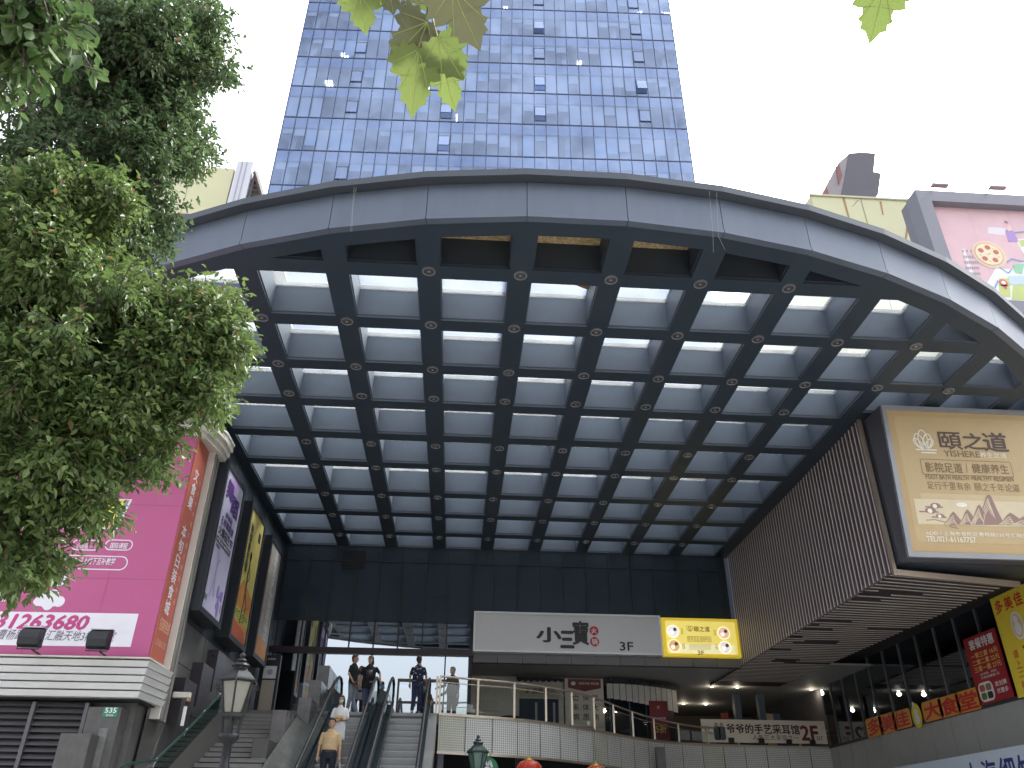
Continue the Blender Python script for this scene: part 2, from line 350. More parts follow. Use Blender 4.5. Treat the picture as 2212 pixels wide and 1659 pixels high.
for k in range(NF):
    z = FL0+k*FH; row_bias = random.random()
    sp.quad(tp(0, .03, z+CLEAR), tp(TW, .03, z+CLEAR), tp(TW, .03, z+FH-.02), tp(0, .03, z+FH-.02), spandrel)
    zone = 0; mode = 0
    for c in range(NC):
        if c % random.choice((1, 2, 3)) == 0: mode = random.choice((0, 0, 1, 1, 2, 2, 3))
        u0, u1 = c*cw+.03, (c+1)*cw-.03
        own = 2 <= k <= 4 and not (k == 4 and c in (0, NC-1))
        pane = MB() if own else rest
        pane.quad(tp(u0, 0, z+.05), tp(u1, 0, z+.05), tp(u1, 0, z+FH-.05), tp(u0, 0, z+FH-.05), towerglass)
        h = {0: 0, 1: random.choice((.55, .8, 1.1)), 2: CLEAR-random.choice((.05, .1, .35)), 3: random.uniform(.5, 2.2)}[mode]
        bm_ = random.choice((blind_m, blind_m, blind_m, blind2))
        wn = pane.build('window', tower) if own else None
        if h > .1:
            bl = MB() if own else restb
            bl.hexa([tp(u0+.04, .18, z+CLEAR-h), tp(u1-.04, .18, z+CLEAR-h), tp(u1-.04, .2, z+CLEAR-h), tp(u0+.04, .2, z+CLEAR-h), tp(u0+.04, .18, z+CLEAR), tp(u1-.04, .18, z+CLEAR), tp(u1-.04, .2, z+CLEAR), tp(u0+.04, .2, z+CLEAR)], bm_)
            if own: bl.build('blind', wn)
        if random.random() < .35:   # furniture and boxes on the sill
            ww = random.uniform(.15, .6); uu = random.uniform(u0, max(u0+.01, u1-ww)); hh = random.uniform(.15, .7)
            restb.hexa([tp(uu, .5, z), tp(uu+ww, .5, z), tp(uu+ww, .8, z), tp(uu, .8, z), tp(uu, .5, z+hh), tp(uu+ww, .5, z+hh), tp(uu+ww, .8, z+hh), tp(uu, .8, z+hh)], random.choice((blind_m, wallin, colm)))
        if random.random() < .07 and h < 2:
            for j in range(random.choice((2, 3))):
                uu = (u0+u1)/2+.26*(j-1); lamps.hexa([tp(uu, 2.0, z+FH-.80), tp(uu+.06, 2.0, z+FH-.80), tp(uu+.06, 3.2, z+FH-.80), tp(uu, 3.2, z+FH-.80), tp(uu, 2.0, z+FH-.77), tp(uu+.06, 2.0, z+FH-.77), tp(uu+.06, 3.2, z+FH-.77), tp(uu, 3.2, z+FH-.77)], tubes)
sp.build('spandrel_band', tower)
tag(rest.build('upper_windows', tower), None, None, None, 'stuff'); tag(restb.build('window_furnishings', tower), None, None, None, 'stuff'); tag(lamps.build('ceiling_lights', tower), None, None, None, 'stuff')
# top-hung opening sashes
sash_g = glass('sash_glass', (.72, .8, .95), .30, (.62, .74, .98))
def sash(u, z, open_):
    b = MB(); h, wd = 1.45, cw-.04; t = open_
    def q(a, y): return tp(u-wd/2+a, -.07-t*(h-y)/h, z+y)
    for a0, a1, y0, y1 in ((0, wd, 0, .05), (0, wd, h-.05, h), (0, .04, .05, h-.05), (wd-.04, wd, .05, h-.05)):
        b.hexa([q(a0, y0), q(a1, y0), q(a1, y0)+TN*-.05, q(a0, y0)+TN*-.05, q(a0, y1), q(a1, y1), q(a1, y1)+TN*-.05, q(a0, y1)+TN*-.05], mull)
    o = b.build('opening_sash', tower); pn = MB(); pn.quad(q(.06, .07), q(wd-.06, .07), q(wd-.06, h-.07), q(.06, h-.07), sash_g); pn.build('pane', o)
for c in (5, 21, 30):
    for k in range(1, 9):
        if random.random() < .85: sash((c+.5)*cw, FL0+k*FH+.75, random.choice((0.01, .01, .01, .26)))
for k in (3, 4): sash(13.5*cw, FL0+k*FH+.75, .3)

# ================================================================ entrance canopy
CX, CY, CR = 1.812, 26.383, 16.224; ZS, ZG, ZT = 10.8, 11.47, 11.7
canopy = thing('entrance_canopy', 'wide dark canopy with curved grey fascia and square coffered soffit over the entrance', 'canopy', (1.8, 20, 10.8))
aN = [math.atan2(10.20-CY, .86-CX)+i*1.716/CR for i in range(-7, 10)]
FV = [(CX+CR*math.cos(a), CY+CR*math.sin(a)) for a in aN]
def rad(p, dr): v = Vector((p[0]-CX, p[1]-CY)); v *= (v.length+dr)/v.length; return (CX+v.x, CY+v.y)
for i in range(len(FV)-1):
    b = MB(); a, c = FV[i], FV[i+1]; d = Vector((c[0]-a[0], c[1]-a[1])); t = d.normalized()*.006
    a2, c2 = (a[0]+t.x, a[1]+t.y), (c[0]-t.x, c[1]-t.y); ai, ci = rad(a2, -.12), rad(c2, -.12)
    b.hexa([(*a2, ZS), (*c2, ZS), (*ci, ZS), (*ai, ZS), (*a2, 11.56), (*c2, 11.56), (*ci, 11.56), (*ai, 11.56)], fascia_m)
    # folded drip edge along the bottom
    ao, co = rad(a2, .02), rad(c2, .02); b.hexa([(*ao, ZS-.03), (*co, ZS-.03), (*ci, ZS-.03), (*ai, ZS-.03), (*ao, ZS+.05), (*co, ZS+.05), (*ci, ZS+.05), (*ai, ZS+.05)], fascia_m)
    b.build('fascia_panel', canopy)
b = MB()
for i in range(len(FV)-1):
    a, c = FV[i], FV[i+1]
    ao, co, ai, ci = rad(a, .18), rad(c, .18), rad(a, -.4), rad(c, -.4)
    b.hexa([(*ao, 11.57), (*co, 11.57), (*ci, 11.57), (*ai, 11.57), (*ao, 11.71), (*co, 11.71), (*ci, 11.71), (*ai, 11.71)], cop_m)
b.build('coping', canopy)
# grid
XB = [-2.522+1.696*i for i in range(-4, 11)]; YB = [10.1, 11.85, 13.6, 15.35, 17.1, 18.85, 20.65, 22.75, 24.5, 26.3, 27.9]
def clip(poly, p, n):
    out = []
    for i in range(len(poly)):
        a, c = Vector(poly[i]), Vector(poly[(i+1) % len(poly)]); da, dc = (a-p).dot(n), (c-p).dot(n)
        if da >= 0: out.append(tuple(a))
        if (da >= 0) != (dc >= 0): t = da/(da-dc); out.append(tuple(a+(c-a)*t))
    return out
INR = [rad(p, -.50) for p in FV]
def clip_rim(poly):
    for i in range(len(INR)-1):
        a, c = Vector(INR[i]), Vector(INR[i+1]); d = c-a; n = Vector((-d.y, d.x)).normalized(); poly = clip(poly, a, n)
        if len(poly) < 3: return []
    return poly
def area(p): return abs(sum(p[i][0]*p[(i+1) % len(p)][1]-p[(i+1) % len(p)][0]*p[i][1] for i in range(len(p))))/2
cells = []
for i in range(len(XB)-1):
    for j in range(len(YB)-1):
        x0, x1, y0, y1 = XB[i]+.21, XB[i+1]-.21, YB[j]+.19, YB[j+1]-.19
        if y0 > 17.0:
            if x1 < -6.3 or x0 > 9.2: continue
            x0 = max(x0, -6.2) if XB[i] < -5 else x0
        if XB[i+1] < -5 and y0 > 17: continue
        if y1 < 17.2 and y0 > 15 and x0 > 9.2: y1 = 16.55
        if XB[i] < -5.5 and XB[i+1] > -5: x0 = -6.0
        c = clip_rim([(x0, y0), (x1, y0), (x1, y1), (x0, y1)])
        if len(c) >= 3 and area(c) > .12: cells.append((i, j, c))
outer = [rad(p, -.1) for p in FV]; outer = outer+[(15.6, 27.95), (-9.0, 27.95)]
outer = [p for p in outer if True]
vs = [Vector(p) for p in outer]; es = [(i, (i+1) % len(outer)) for i in range(len(outer))]
for _, _, c in cells:
    b0 = len(vs); vs += [Vector(p) for p in c]; es += [(b0+k, b0+(k+1) % len(c)) for k in range(len(c))]
cv, _, cf, *_r2 = delaunay_2d_cdt(vs, es, [], 0, 1e-5)
def inside(p, poly):
    r = False
    for i in range(len(poly)):
        (x1, y1), (x2, y2) = poly[i], poly[(i+1) % len(poly)]
        if (y1 > p[1]) != (y2 > p[1]) and p[0] < (x2-x1)*(p[1]-y1)/(y2-y1)+x1: r = not r
    return r
def in_outer(p):
    if p[1] > 15: return -9 <= p[0] <= 15.6 and p[1] < 27.95 and math.hypot(p[0]-CX, p[1]-CY) < CR+2
    return math.hypot(p[0]-CX, p[1]-CY) < CR-.05
tri = []
for f in cf:
    c = sum((cv[k] for k in f), Vector((0, 0)))/len(f)
    if inside(c, outer) and not any(inside(c, q) for _, _, q in cells): tri.append(tuple(f))
b = MB(); b.add([(v.x, v.y, ZS) for v in cv], tri, soffit_m); b.build('soffit_grid', canopy)
b = MB(); b.add([(v.x, v.y, ZG+.12) for v in cv], tri, cop_m); b.build('roof_deck', canopy)
osb = pattern('particle_board', 'speck', (.30, .21, .10), (.62, .47, .26), (28, 28, 28), .8)
walls = MB()
for i, j, c in cells:
    n = len(c); front = j == 0
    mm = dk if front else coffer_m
    # inner walls, thin flange line round the opening
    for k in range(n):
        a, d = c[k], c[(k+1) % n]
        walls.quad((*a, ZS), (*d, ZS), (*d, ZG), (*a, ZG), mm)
        e = Vector((d[0]-a[0], d[1]-a[1])); nn = Vector((-e.y, e.x)).normalized()*.025
        if e.length > .1: walls.quad((a[0], a[1], ZS+.05), (d[0], d[1], ZS+.05), (d[0]+nn.x, d[1]+nn.y, ZS+.05), (a[0]+nn.x, a[1]+nn.y, ZS+.05), mm)
    p = MB(); p.add([(*q, ZG) for q in c], [tuple(range(n))], osb if front else roofglass)
    p.build('ceiling_board' if front else 'glass_panel', canopy)
walls.build('coffer_walls', canopy)
rust = M('rust_stain', (.32, .16, .06), .9, 0, .4, 3)
b = MB()
for cx, cy, r in ((2.5, 12.9, .34), (.75, 12.6, .2)):
    b.add([(cx+r*rng.uniform(.7, 1.2)*math.cos(a), cy+.55*r*rng.uniform(.7, 1.2)*math.sin(a), ZG-.006) for a in np.linspace(0, 6.1, 17)], [tuple(range(17))], rust)
b.build('rust_stain', canopy)
ring_m = M('downlight_ring', (.30, .31, .33), .35, .6, .1); lens_m = M('downlight_lens', (.09, .085, .085), .15, .3, .2, 8)
LY = [11.81, 13.57, 15.34, 16.68, 19.28, 20.83, 22.9, 24.68, 26.55]
proto = None; nd = 0
for i in range(-1, 9):
    for y in LY:
        x = -2.522+1.696*i
        if math.hypot(x-CX, y-CY) > CR-1.05 or (x > 9 and y > 16.3): continue
        if proto is None:
            b = MB(); b.lathe([(.125, 0), (.125, -.03), (.105, -.03), (.10, -.01)], (0, 0, 0), ring_m, 20)
            proto = b.build('downlight'); b = MB(); b.lathe([(.1, -.008), (.1, -.018), (.045, -.02)], (0, 0, 0), lens_m, 16)
            b.lathe([(.026, -.02), (.026, -.026)], (0, 0, 0), ring_m, 10); b.build('lens', proto); o = proto; o.parent = canopy
        else: o = copy_tree(proto, canopy)
        o.location = Vector((x, y, ZS-.001))-WL[canopy]; nd += 1
# loose wires hanging from the coping
b = MB()
for pts in ([(770, 405, -.2), (763, 440, -.1), (760, 500, -.1)], [(765, 405, -.2), (757, 500, -.1)], [(1532, 413, -.2), (1540, 500, -.1), (1541, 545, -.05)], [(1548, 415, -.2), (1552, 510, -.1), (1566, 540, -.05)]):
    Y0 = atZ(pts[0][0], 490, 10.8).y-.3; b.tube([atY(x, y, Y0) for x, y, _ in pts], .0016, M('wire', (.34, .34, .32), .6))
tag(b.build('loose_wires'), 'thin pale loose wires hanging over the grey canopy fascia', 'wire')

# ================================================================ back wall of the court (Y = 27.8)
YBK = 27.8
back = thing('entrance_glass_wall', 'dark reflective glass entrance wall at the back of the court above the escalators', 'wall', (0, YBK, 5))
b = MB(); b.quad((-6.24, YBK, 7.3), (9.5, YBK, 7.3), (9.5, YBK, ZS), (-6.24, YBK, ZS), M('dark_glass_cladding', (.028, .042, .054), .12, 0, .15, .7, spec=.6)); b.build('cladding', back)
b = MB(); b.quad((-6.24, YBK-.005, 4.95), (.38, YBK-.005, 4.95), (.38, YBK-.0135, 8.2), (-6.24, YBK-.0135, 8.2), mirror); b.build('glazing', back)
b = MB()
x = -6.1
while x < 9.5:
    z0 = 4.95 if x < .4 else 7.3
    if x > .4 or True: b.box(x-.022, x+.022, YBK-.05, YBK-.015, 7.3, ZS, joint)
    if x < .4 and (x < -3.9 or int(round((x+6.1)/.81)) % 2 == 0 or x > -1.0): b.box(x-.022, x+.022, YBK-.05, YBK-.015, 4.95, 7.1, joint)
    x += .81
b.box(-6.24, .5, YBK-.12, YBK-.01, 7.1, 7.3, M('dark_red_beam', (.035, .025, .03), .4, .3)); b.box(-6.24, .5, YBK-.05, YBK-.015, 8.17, 8.22, joint)
b.box(-6.24, 9.5, YBK-.05, YBK-.015, 10.25, 10.29, joint); b.box(.34, .46, YBK-.08, YBK+.3, 4.95, 7.1, joint)
b.build('mullions', back)
b = MB(); b.box(-6.24, 9.5, YBK+.05, YBK+6, 7.15, 7.25, room); b.box(-6.3, .5, YBK+7, YBK+7.1, 4.95, 7.2, M('lobby_wall', (.32, .31, .29), .8)); b.box(-6.4, -6.24, YBK, YBK+7, 4.95, 7.2, room)
for k in range(4): b.box(-4.5+k*1.5, -4.0+k*1.5, YBK+6.8, YBK+6.99, 4.95, 6.6, [cream, greyclad, whitep, granite][k])
b.build('lobby', back)
dr = MB()   # sliding door leaf at the landing
for x0, x1 in ((-1.95, -.98), (-.98, 0.0)): 
    for a, c, e, f in ((x0, x0+.06, 4.96, 6.35), (x1-.06, x1, 4.96, 6.35), (x0+.06, x1-.06, 6.27, 6.35), (x0+.06, x1-.06, 4.96, 5.04), (x0+.06, x1-.06, 5.6, 5.66)): dr.box(a, c, YBK-.09, YBK-.055, e, f, M('door_frame', (.12, .09, .1), .4, .4))
dr.build('door_frame', back)
lv = MB()
for k in range(9): lv.box(-4.2, -3.4, YBK-.06, YBK-.03, 10.0+k*.075, 10.035+k*.075, black)
lv.build('vent_grille', back)

# ================================================================ landing, terrace slab, recess
landing_poly = [(-6.24, 25.05), (-.5, 25.05)]
TE = [(-.5, 25.06), (.21, 25.35), (1.61, 25.87), (3.12, 26.83), (4.68, 28.35), (5.9, 29.7), (7.0, 30.7), (8.48, 31.55), (10.66, 31.97), (12.4, 32.1), (14.2, 32.2)]
def cat_(P, n):
    out = []
    for i in range(len(P)-1):
        p0, p1, p2, p3 = [np.array(P[max(0, min(len(P)-1, i+k))]) for k in (-1, 0, 1, 2)]
        for t in np.linspace(0, 1, n, endpoint=False): out.append(tuple(.5*((2*p1)+(-p0+p2)*t+(2*p0-5*p1+4*p2-p3)*t*t+(-p0+3*p1-3*p2+p3)*t**3)))
    return out+[tuple(P[-1])]
TC = cat_(TE, 6)
b = MB(); b.prism([(-6.24, 25.05, 4.65), (-.5, 25.05, 4.65)]+[(x, y+.02, 4.65) for x, y in TC]+[(14.2, 41, 4.65), (-6.24, 41, 4.65)], (0, 0, .3), slab_m)
tag(b.build('landing_floor'), None, None, None, 'structure')
terr = thing('terrace_balustrade', 'pale perforated terrace front with champagne metal and glass railing curving to the right', 'balustrade', (4, 28, 4.0))
perf = pattern('perforated_panel', 'dots', (.26, .26, .25), (.82, .82, .78), (16, 0, 16), .5, .1, 0, .27)
perf2 = pattern('perforated_panel_side', 'dots', (.24, .24, .20), (.74, .74, .62), (16, 0, 16), .5, .1, 0, .27)
L = [0]
for a, c in zip(TC[:-1], TC[1:]): L.append(L[-1]+math.hypot(c[0]-a[0], c[1]-a[1]))
def along(s):
    s = max(0, min(L[-1]-1e-6, s)); k = max(i for i in range(len(L)) if L[i] <= s); k = min(k, len(TC)-2)
    t = (s-L[k])/(L[k+1]-L[k]); a, c = TC[k], TC[k+1]; return (a[0]+(c[0]-a[0])*t, a[1]+(c[1]-a[1])*t)
npan = 20; Ls = L[-1]
for k in range(npan):
    b = MB(); s0, s1 = Ls*k/npan+.012, Ls*(k+1)/npan-.012
    for q in range(3):
        a, c = along(s0+(s1-s0)*q/3), along(s0+(s1-s0)*(q+1)/3); b.quad((*a, 3.95), (*c, 3.95), (*c, 4.9), (*a, 4.9), perf if k % 7 else perf2)
    b.build('perforated_panel', terr)
b = MB(); pts = [along(Ls*k/70) for k in range(71)]
for a, c in zip(pts[:-1], pts[1:]):
    for z0, z1, o, m_ in ((4.9, 4.97, .05, champ), (3.88, 3.95, .05, champ), (3.95, 4.9, -.03, joint)):
        b.hexa([(a[0], a[1]-o, z0), (c[0], c[1]-o, z0), (c[0], c[1]+.06, z0), (a[0], a[1]+.06, z0), (a[0], a[1]-o, z1), (c[0], c[1]-o, z1), (c[0], c[1]+.06, z1), (a[0], a[1]+.06, z1)], m_)
b.build('edge_trim', terr)
def rz_(s): t = s/Ls; return 5.99 if t < .35 else 5.99-.46*min(1, (t-.35)/.35)
b = MB(); b.tube([(x, y+.05, rz_(Ls*k/70)) for k, (x, y) in enumerate(pts)], .032, champ, 8); b.tube([(x, y+.05, rz_(Ls*k/70)-.16) for k, (x, y) in enumerate(pts)], .014, champ, 6); b.build('top_rail', terr)
s = 0
while s < Ls:
    x, y = along(s); b = MB(); b.box(x-.03, x+.03, y+.02, y+.08, 4.97, rz_(s), champ); b.build('post', terr)
    x2, y2 = along(min(Ls, s+1.22))
    if s+1.2 < Ls:
        p = MB(); p.quad((x+.05, y+.05, 5.05), (x2-.05, y2+.05, 5.05), (x2-.05, y2+.05, rz_(s+1.22)-.2), (x+.05, y+.05, rz_(s)-.2), railglass); p.build('glass_pane', terr)
    s += 1.22
b = MB(); b.box(-.62, -.56, 25.06, 25.12, 3.9, 5.98, champ); b.build('end_post', terr)
# ceiling and shops of the recess
rec = thing('recessed_arcade', 'dim grey ceiling and back wall of the recessed upper arcade below the signs', 'arcade', (7, 34, 5))
ceil_m = M('arcade_ceiling', (.34, .34, .33), .7, 0, .08, .4)
b = MB(); b.box(.46, 14.3, YBK+.02, 41, 7.1, 7.16, ceil_m); b.box(14.25, 14.4, 32.2, 41, 4.0, 7.6, M('arcade_side', (.10, .10, .105), .6)); b.build('ceiling', rec)
b = MB()
for k in range(11): b.box(.5+k*.83, .5+(k+1)*.83-.02, YBK-.04, YBK-.01, 6.93, 7.2, M('edge_panel', (.14, .14, .145), .5, .2))
b.box(.46, 9.6, YBK-.03, YBK+.05, 6.9, 6.93, joint); b.build('edge_band', rec)
b = MB(); b.box(.46, 14.3, 40.5, 40.6, 4.95, 7.1, M('arcade_wall', (.19, .16, .13), .8)); b.box(.46, 8.6, 38, 38.1, 4.95, 7.1, room); b.build('back_wall', rec)
for x, y in ((9.94, 32.4), (10.95, 32.41), (9.93, 36.76), (10.91, 36.74), (14.0, 32.6)):
    b = MB(); b.lathe([(.09, 7.096), (.09, 7.075), (.07, 7.073)], (x, y, 0), ring_m, 16); b.lathe([(.065, 7.074), (.06, 7.066)], (x, y, 0), warm, 14); b.build('ceiling_lamp', rec)
    ld = bpy.data.lights.new('ceiling_lamp_light', 'POINT'); ld.energy = 2; ld.color = (1, .87, .68); ld.shadow_soft_size = .08; lo = bpy.data.objects.new('ceiling_lamp_light', ld); COL.objects.link(lo); lo.location = Vector((x, y, 6.95))-WL[rec]; lo.parent = rec
b = MB()
for x in (11.3, 12.3): b.box(x, x+.25, 34, 34.3, 4.95, 7.1, M('teal_post', (.05, .08, .12), .5))
for x, c in ((11.0, (.35, .06, .05)), (12.6, (.3, .2, .15)), (13.2, (.08, .1, .3)), (12.9, (.6, .5, .3))): b.box(x, x+.3, 35, 35.05, 5.2, 6.5, flat('drape%g' % x, c))
b.build('posts_and_drapes', rec)

# ================================================================ right wing
rw = thing('slatted_wing', 'big box clad in mauve brown metal fins on the right side of the court', 'building wing', (11, 22, 7))
finm = M('mauve_fin', (.225, .18, .182), .45, .45, .15, 1.5, stretch=(1, 1, .15)); finb = M('fin_backing', (.034, .030, .032), .6, .1, .2)
XR0, XR1, YF, ZB = 9.62, 12.9, 16.95, 7.0
b = MB(); b.quad((XR0+.07, YF, ZB), (XR0+.07, YBK+4, ZB), (XR0+.07, YBK+4, 12), (XR0+.07, YF, 12), finb); b.quad((XR0+.07, YF, ZB+.07), (XR1, YF+.65, ZB+.07), (XR1-.4, 32, ZB+.07), (XR0+.07, 32, ZB+.07), finb)
b.box(XR0+.1, 16, YF+.7, 30, 7.4, 12, finb); b.build('backing', rw)
fin_hl = M('fin_highlight', (.80, .73, .71), .4, .2, .15)  # pale strip colour painting a highlight onto each side fin
b = MB(); y = YF+.1; k = 0
while y < YBK-.02:
    b.box(XR0, XR0+.085, y, y+.09, ZB-.0, ZS-.005, finm); b.box(XR0-.006, XR0-.0005, y+.03, y+.062, ZB, ZS-.005, fin_hl); y += .2
b.build('side_fins', rw)
b = MB(); y = YF+.2
finu = M('under_fin', (.48, .43, .40), .45, .2, .2)
while y < 31:
    x = XR0+.0; xe = XR1-.03*(y-YF)
    segs = [(x, xe)] if random.random() < .7 else random.choice(([(x, x+random.uniform(.8, 2.2))], [(x+random.uniform(.4, 1.5), xe)], [(x, x+random.uniform(.4, 1.2)), (x+random.uniform(1.6, 2.0), xe)]))
    for a, c in segs:
        yo = lambda q: y+(q-XR0)*.2*max(0, 1-(y-YF)/6)
        if c > a+.1:
            b.hexa([(a, yo(a), ZB+.045), (c, yo(c), ZB+.045), (c, yo(c)+.022, ZB+.045), (a, yo(a)+.022, ZB+.045), (a, yo(a), ZB+.069), (c, yo(c), ZB+.069), (c, yo(c)+.022, ZB+.069), (a, yo(a)+.022, ZB+.069)], finu)
    y += .25
b.build('underside_fins', rw)
b = MB(); tr = M('bronze_trim', (.42, .34, .27), .4, .5, .1)
b.hexa([(XR0-.02, YF-.06, ZB-.1), (XR0+.07, YF-.04, ZB-.1), (XR0+.07, YF+.04, ZB-.1), (XR0-.02, YF+.04, ZB-.1), (XR0-.02, YF-.06, ZS), (XR0+.07, YF-.04, ZS), (XR0+.07, YF+.04, ZS), (XR0-.02, YF+.04, ZS)], tr)
b.hexa([(XR0+.07, YF-.05, ZB-.1), (XR1+.05, YF+.6, ZB-.1), (XR1+.05, YF+.69, ZB-.1), (XR0+.07, YF+.04, ZB-.1), (XR0+.07, YF-.05, ZB+.03), (XR1+.05, YF+.6, ZB+.03), (XR1+.05, YF+.69, ZB+.03), (XR0+.07, YF+.04, ZB+.03)], tr)
b.build('corner_trim', rw)
b = MB(); b.box(12.6, 14.3, YF+.2, 41, 7.45, 7.6, dk); b.box(XR0+.1, 15.5, YF-.15, YF+.72, 7.15, ZS, dk); b.build('dark_ceiling', rw)

# gold billboard
gb = thing('gold_billboard', 'large golden billboard with lotus emblem and layered mountains in a grey frame', 'billboard', (12, 16.5, 7.2))
B = Board('Y', 16.45, -.11, 7.2); b = MB(); gfr = M('grey_frame', (.30, .31, .33), .4, .4, .1)
B.frame(b, 9.74, 7.16, 14.3, 10.72, .11, .06, gfr, -.02); b.build('frame', gb)
b = MB(); b.hexa([(9.73, 16.47, 7.17), (14.3, 16.47, 7.17), (14.3, 16.9, 7.17), (9.73, 16.9, 7.17), (9.73, 16.07, 10.73), (14.3, 16.07, 10.73), (14.3, 16.9, 10.73), (9.73, 16.9, 10.73)], M('box_side', (.10, .10, .115), .5, .3)); b.build('box', gb)
gold = flat('gold_sheet', (.47, .335, .165), .45); gold2 = flat('gold_inner', (.50, .375, .20), .45); cremp = flat('cream_print', (.64, .55, .38), .5); brn = flat('brown_print', (.10, .07, .06), .5); palep = flat('pale_print', (.80, .76, .66), .5); mauve = flat('mauve_print', (.30, .19, .17), .5); tan = flat('tan_print', (.23, .15, .08), .5)
b = MB(); B.rect(b, 9.84, 7.26, 14.2, 10.62, gold, .012)
Q = lambda x, y: B.q(1517.8+.2314*x*1.0, 0) if False else B.q(1810.3+.2314*x, 850.2+.2314*y)
u0, v1 = Q(500, 270); u1, v0 = 14.0, Q(790, 1385)[1]
B.rrect(b, 10.02, v0, 13.95, 10.48, .12, gold2, .016)
B.rect(b, 10.12, Q(0, 1195)[1], 13.95, Q(0, 960)[1], cremp, .02)
B.rect(b, 10.3, Q(0, 960)[1], 13.8, Q(0, 905)[1], flat('gold_light', (.56, .45, .27)), .019)
B.disc(b, Q(1140, 1005)[0], Q(0, 1005)[1], .13, palep, .026, .055)
# lotus
def pet(cx, cy, w_, h, t=0):
    pts = [];
    for k in range(13): a = k/12*math.pi; pts.append((cx+t*h*math.sin(a/2)-w_*math.sin(a)*.5, cy+h*(1-math.cos(a))/2))
    p2 = [(cx+t*h*math.sin(a/2)+w_*math.sin(a)*.5, cy+h*(1-math.cos(a))/2) for a in [k/12*math.pi for k in range(13)]]
    return pts, p2
lx, ly = Q(805, 520); lx2, ly2 = Q(785, 345); hh = ly2-ly
for w_, h, t in ((.22, hh, 0), (.2, hh*.8, -.35), (.2, hh*.8, .35), (.16, hh*.55, -.75), (.16, hh*.55, .75)):
    for pp in pet(lx, ly, w_, h, t): B.line(b, pp, .028, palep, .024)
B.line(b, [(lx-.22, ly-.02), (lx+.28, ly-.02)], .03, palep, .024); B.line(b, [(lx-.1, ly-.09), (lx+.26, ly-.09)], .03, palep, .024)
def T(t, x0, y0, x1, y1, m_, bold=0, d=.024): a = Q(x0, y1); c = Q(x1, y0); B.txt(b, t, a[0], a[1], c[0], c[1], m_, d, bold)
T('頤', 955, 370, 1130, 520, brn, .02); T('之', 1175, 380, 1340, 520, brn, .03); T('道', 1370, 375, 1550, 540, brn, .03)
T('YISHERE', 990, 545, 1310, 590, tan, .02); T('养生足道', 1325, 560, 1560, 600, palep)
a = Q(785, 750); c = Q(1605, 650); B.ring(b, a[0], a[1]-.02, c[0], c[1]+.02, .05, .012, tan, .024)
T('影院足道', 820, 655, 1145, 735, tan, .015); T('健康养生', 1255, 668, 1575, 745, tan, .015); p = Q(1200, 745); p2 = Q(1190, 655); B.line(b, [p, p2], .012, tan, .024)
T('FOOT BATH HEALTH', 820, 770, 1210, 800, tan, .015); T('HEALTHY REGIMEN', 1245, 780, 1625, 812, tan, .015)
T('足行千里有余', 835, 835, 1225, 895, tan); T('颐之千年论道', 1280, 850, 1680, 912, tan)
B.txt(b, 'ADD / 上海市普陀区曹杨路535号汇融天地3楼', Q(815, 1320)[0], Q(815, 1322)[1], Q(1900, 1335)[0], Q(815, 1284)[1], palep, .024, .01); T('TEL/021-61167757', 825, 1345, 1275, 1383, palep, .015)
# clouds and mountains
for cx, cy, r in ((905, 1050, 55), (860, 1095, 60), (950, 1145, 45)):
    p = Q(cx, cy); B.disc(b, p[0], p[1], .0022*r, mauve, .023, .0012*r); B.disc(b, p[0]-.02, p[1]-.01, .0009*r, palep, .027)
    B.line(b, [(p[0]-.0045*r, p[1]-.03), (p[0]+.003*r, p[1]-.03)], .03, mauve, .0225)
B.line(b, [Q(820, 1185), Q(900, 1180), Q(960, 1195), Q(1050, 1215), Q(1040, 1245), Q(1120, 1262)], .02, mauve, .023)
def mount(x, y, wl, wr, base=1228):
    p = [Q(x-wl, base), Q(x-wl*.5, (y+base)/2+10), Q(x-wl*.15, y+14), Q(x, y), Q(x+wr*.15, y+16), Q(x+wr*.55, (y+base)/2+8), Q(x+wr, base)]
    B.poly(b, p, mauve, .022+.00004*(y-900))
    for k in range(1, 5):
        f = k*.17; pr = [Q(x-wl*(1-f*.9)-4, base), Q(x-wl*(.5-f*.35), (y+base)/2+10+k*9), Q(x-wl*.12+wr*f*.3, y+16+k*22), Q(x+wr*f*.6, (y+base)/2+20+k*16)]
        B.line(b, pr, .016, cremp, .024+.00004*(y-900)+.0006*k)
mount(1400, 945, 130, 150); mount(1310, 1040, 90, 120); mount(1200, 1085, 80, 120); mount(1070, 1105, 90, 110); mount(1600, 1115, 120, 180); mount(1720, 1150, 120, 170)
b.build('printed_sheet', gb)

# restaurant glass wall on the right (X = 14.2)
rg = thing('restaurant_glass_wall', 'glazed restaurant front with thin mullions above grey cladding on the right', 'shop front', (14.2, 26, 4))
b = MB(); b.quad((14.2, 15, 4.97), (14.2, 32.2, 4.97), (14.2, 32.2, 7.45), (14.2, 15, 7.45), wallglass); b.build('glazing', rg)
b = MB(); y = 19.2
while y < 32.3: b.box(14.15, 14.19, y-.012, y+.012, 4.95, 7.45, M('mullion_grey', (.16, .165, .17), .4, .4)); y += 1.1
b.box(14.12, 14.19, 15, 32.2, 4.91, 4.99, M('sill', (.06, .06, .065), .5, .3)); b.build('mullions', rg)
b = MB(); y = 15.0
while y < 32.2: b.box(14.16, 14.26, y+.008, min(32.2, y+1.1)-.008, 3.0, 4.91, greyclad); y += 1.1
b.build('cladding', rg)
b = MB(); b.box(14.4, 20, 14, 36, 4.8, 4.9, slab_m); b.box(17.8, 18, 14, 36, 4.9, 7.6, room); b.box(14.3, 17.8, 35.9, 36, 4.9, 7.5, room); b.box(14.3, 18, 14, 36, 7.5, 7.6, room)
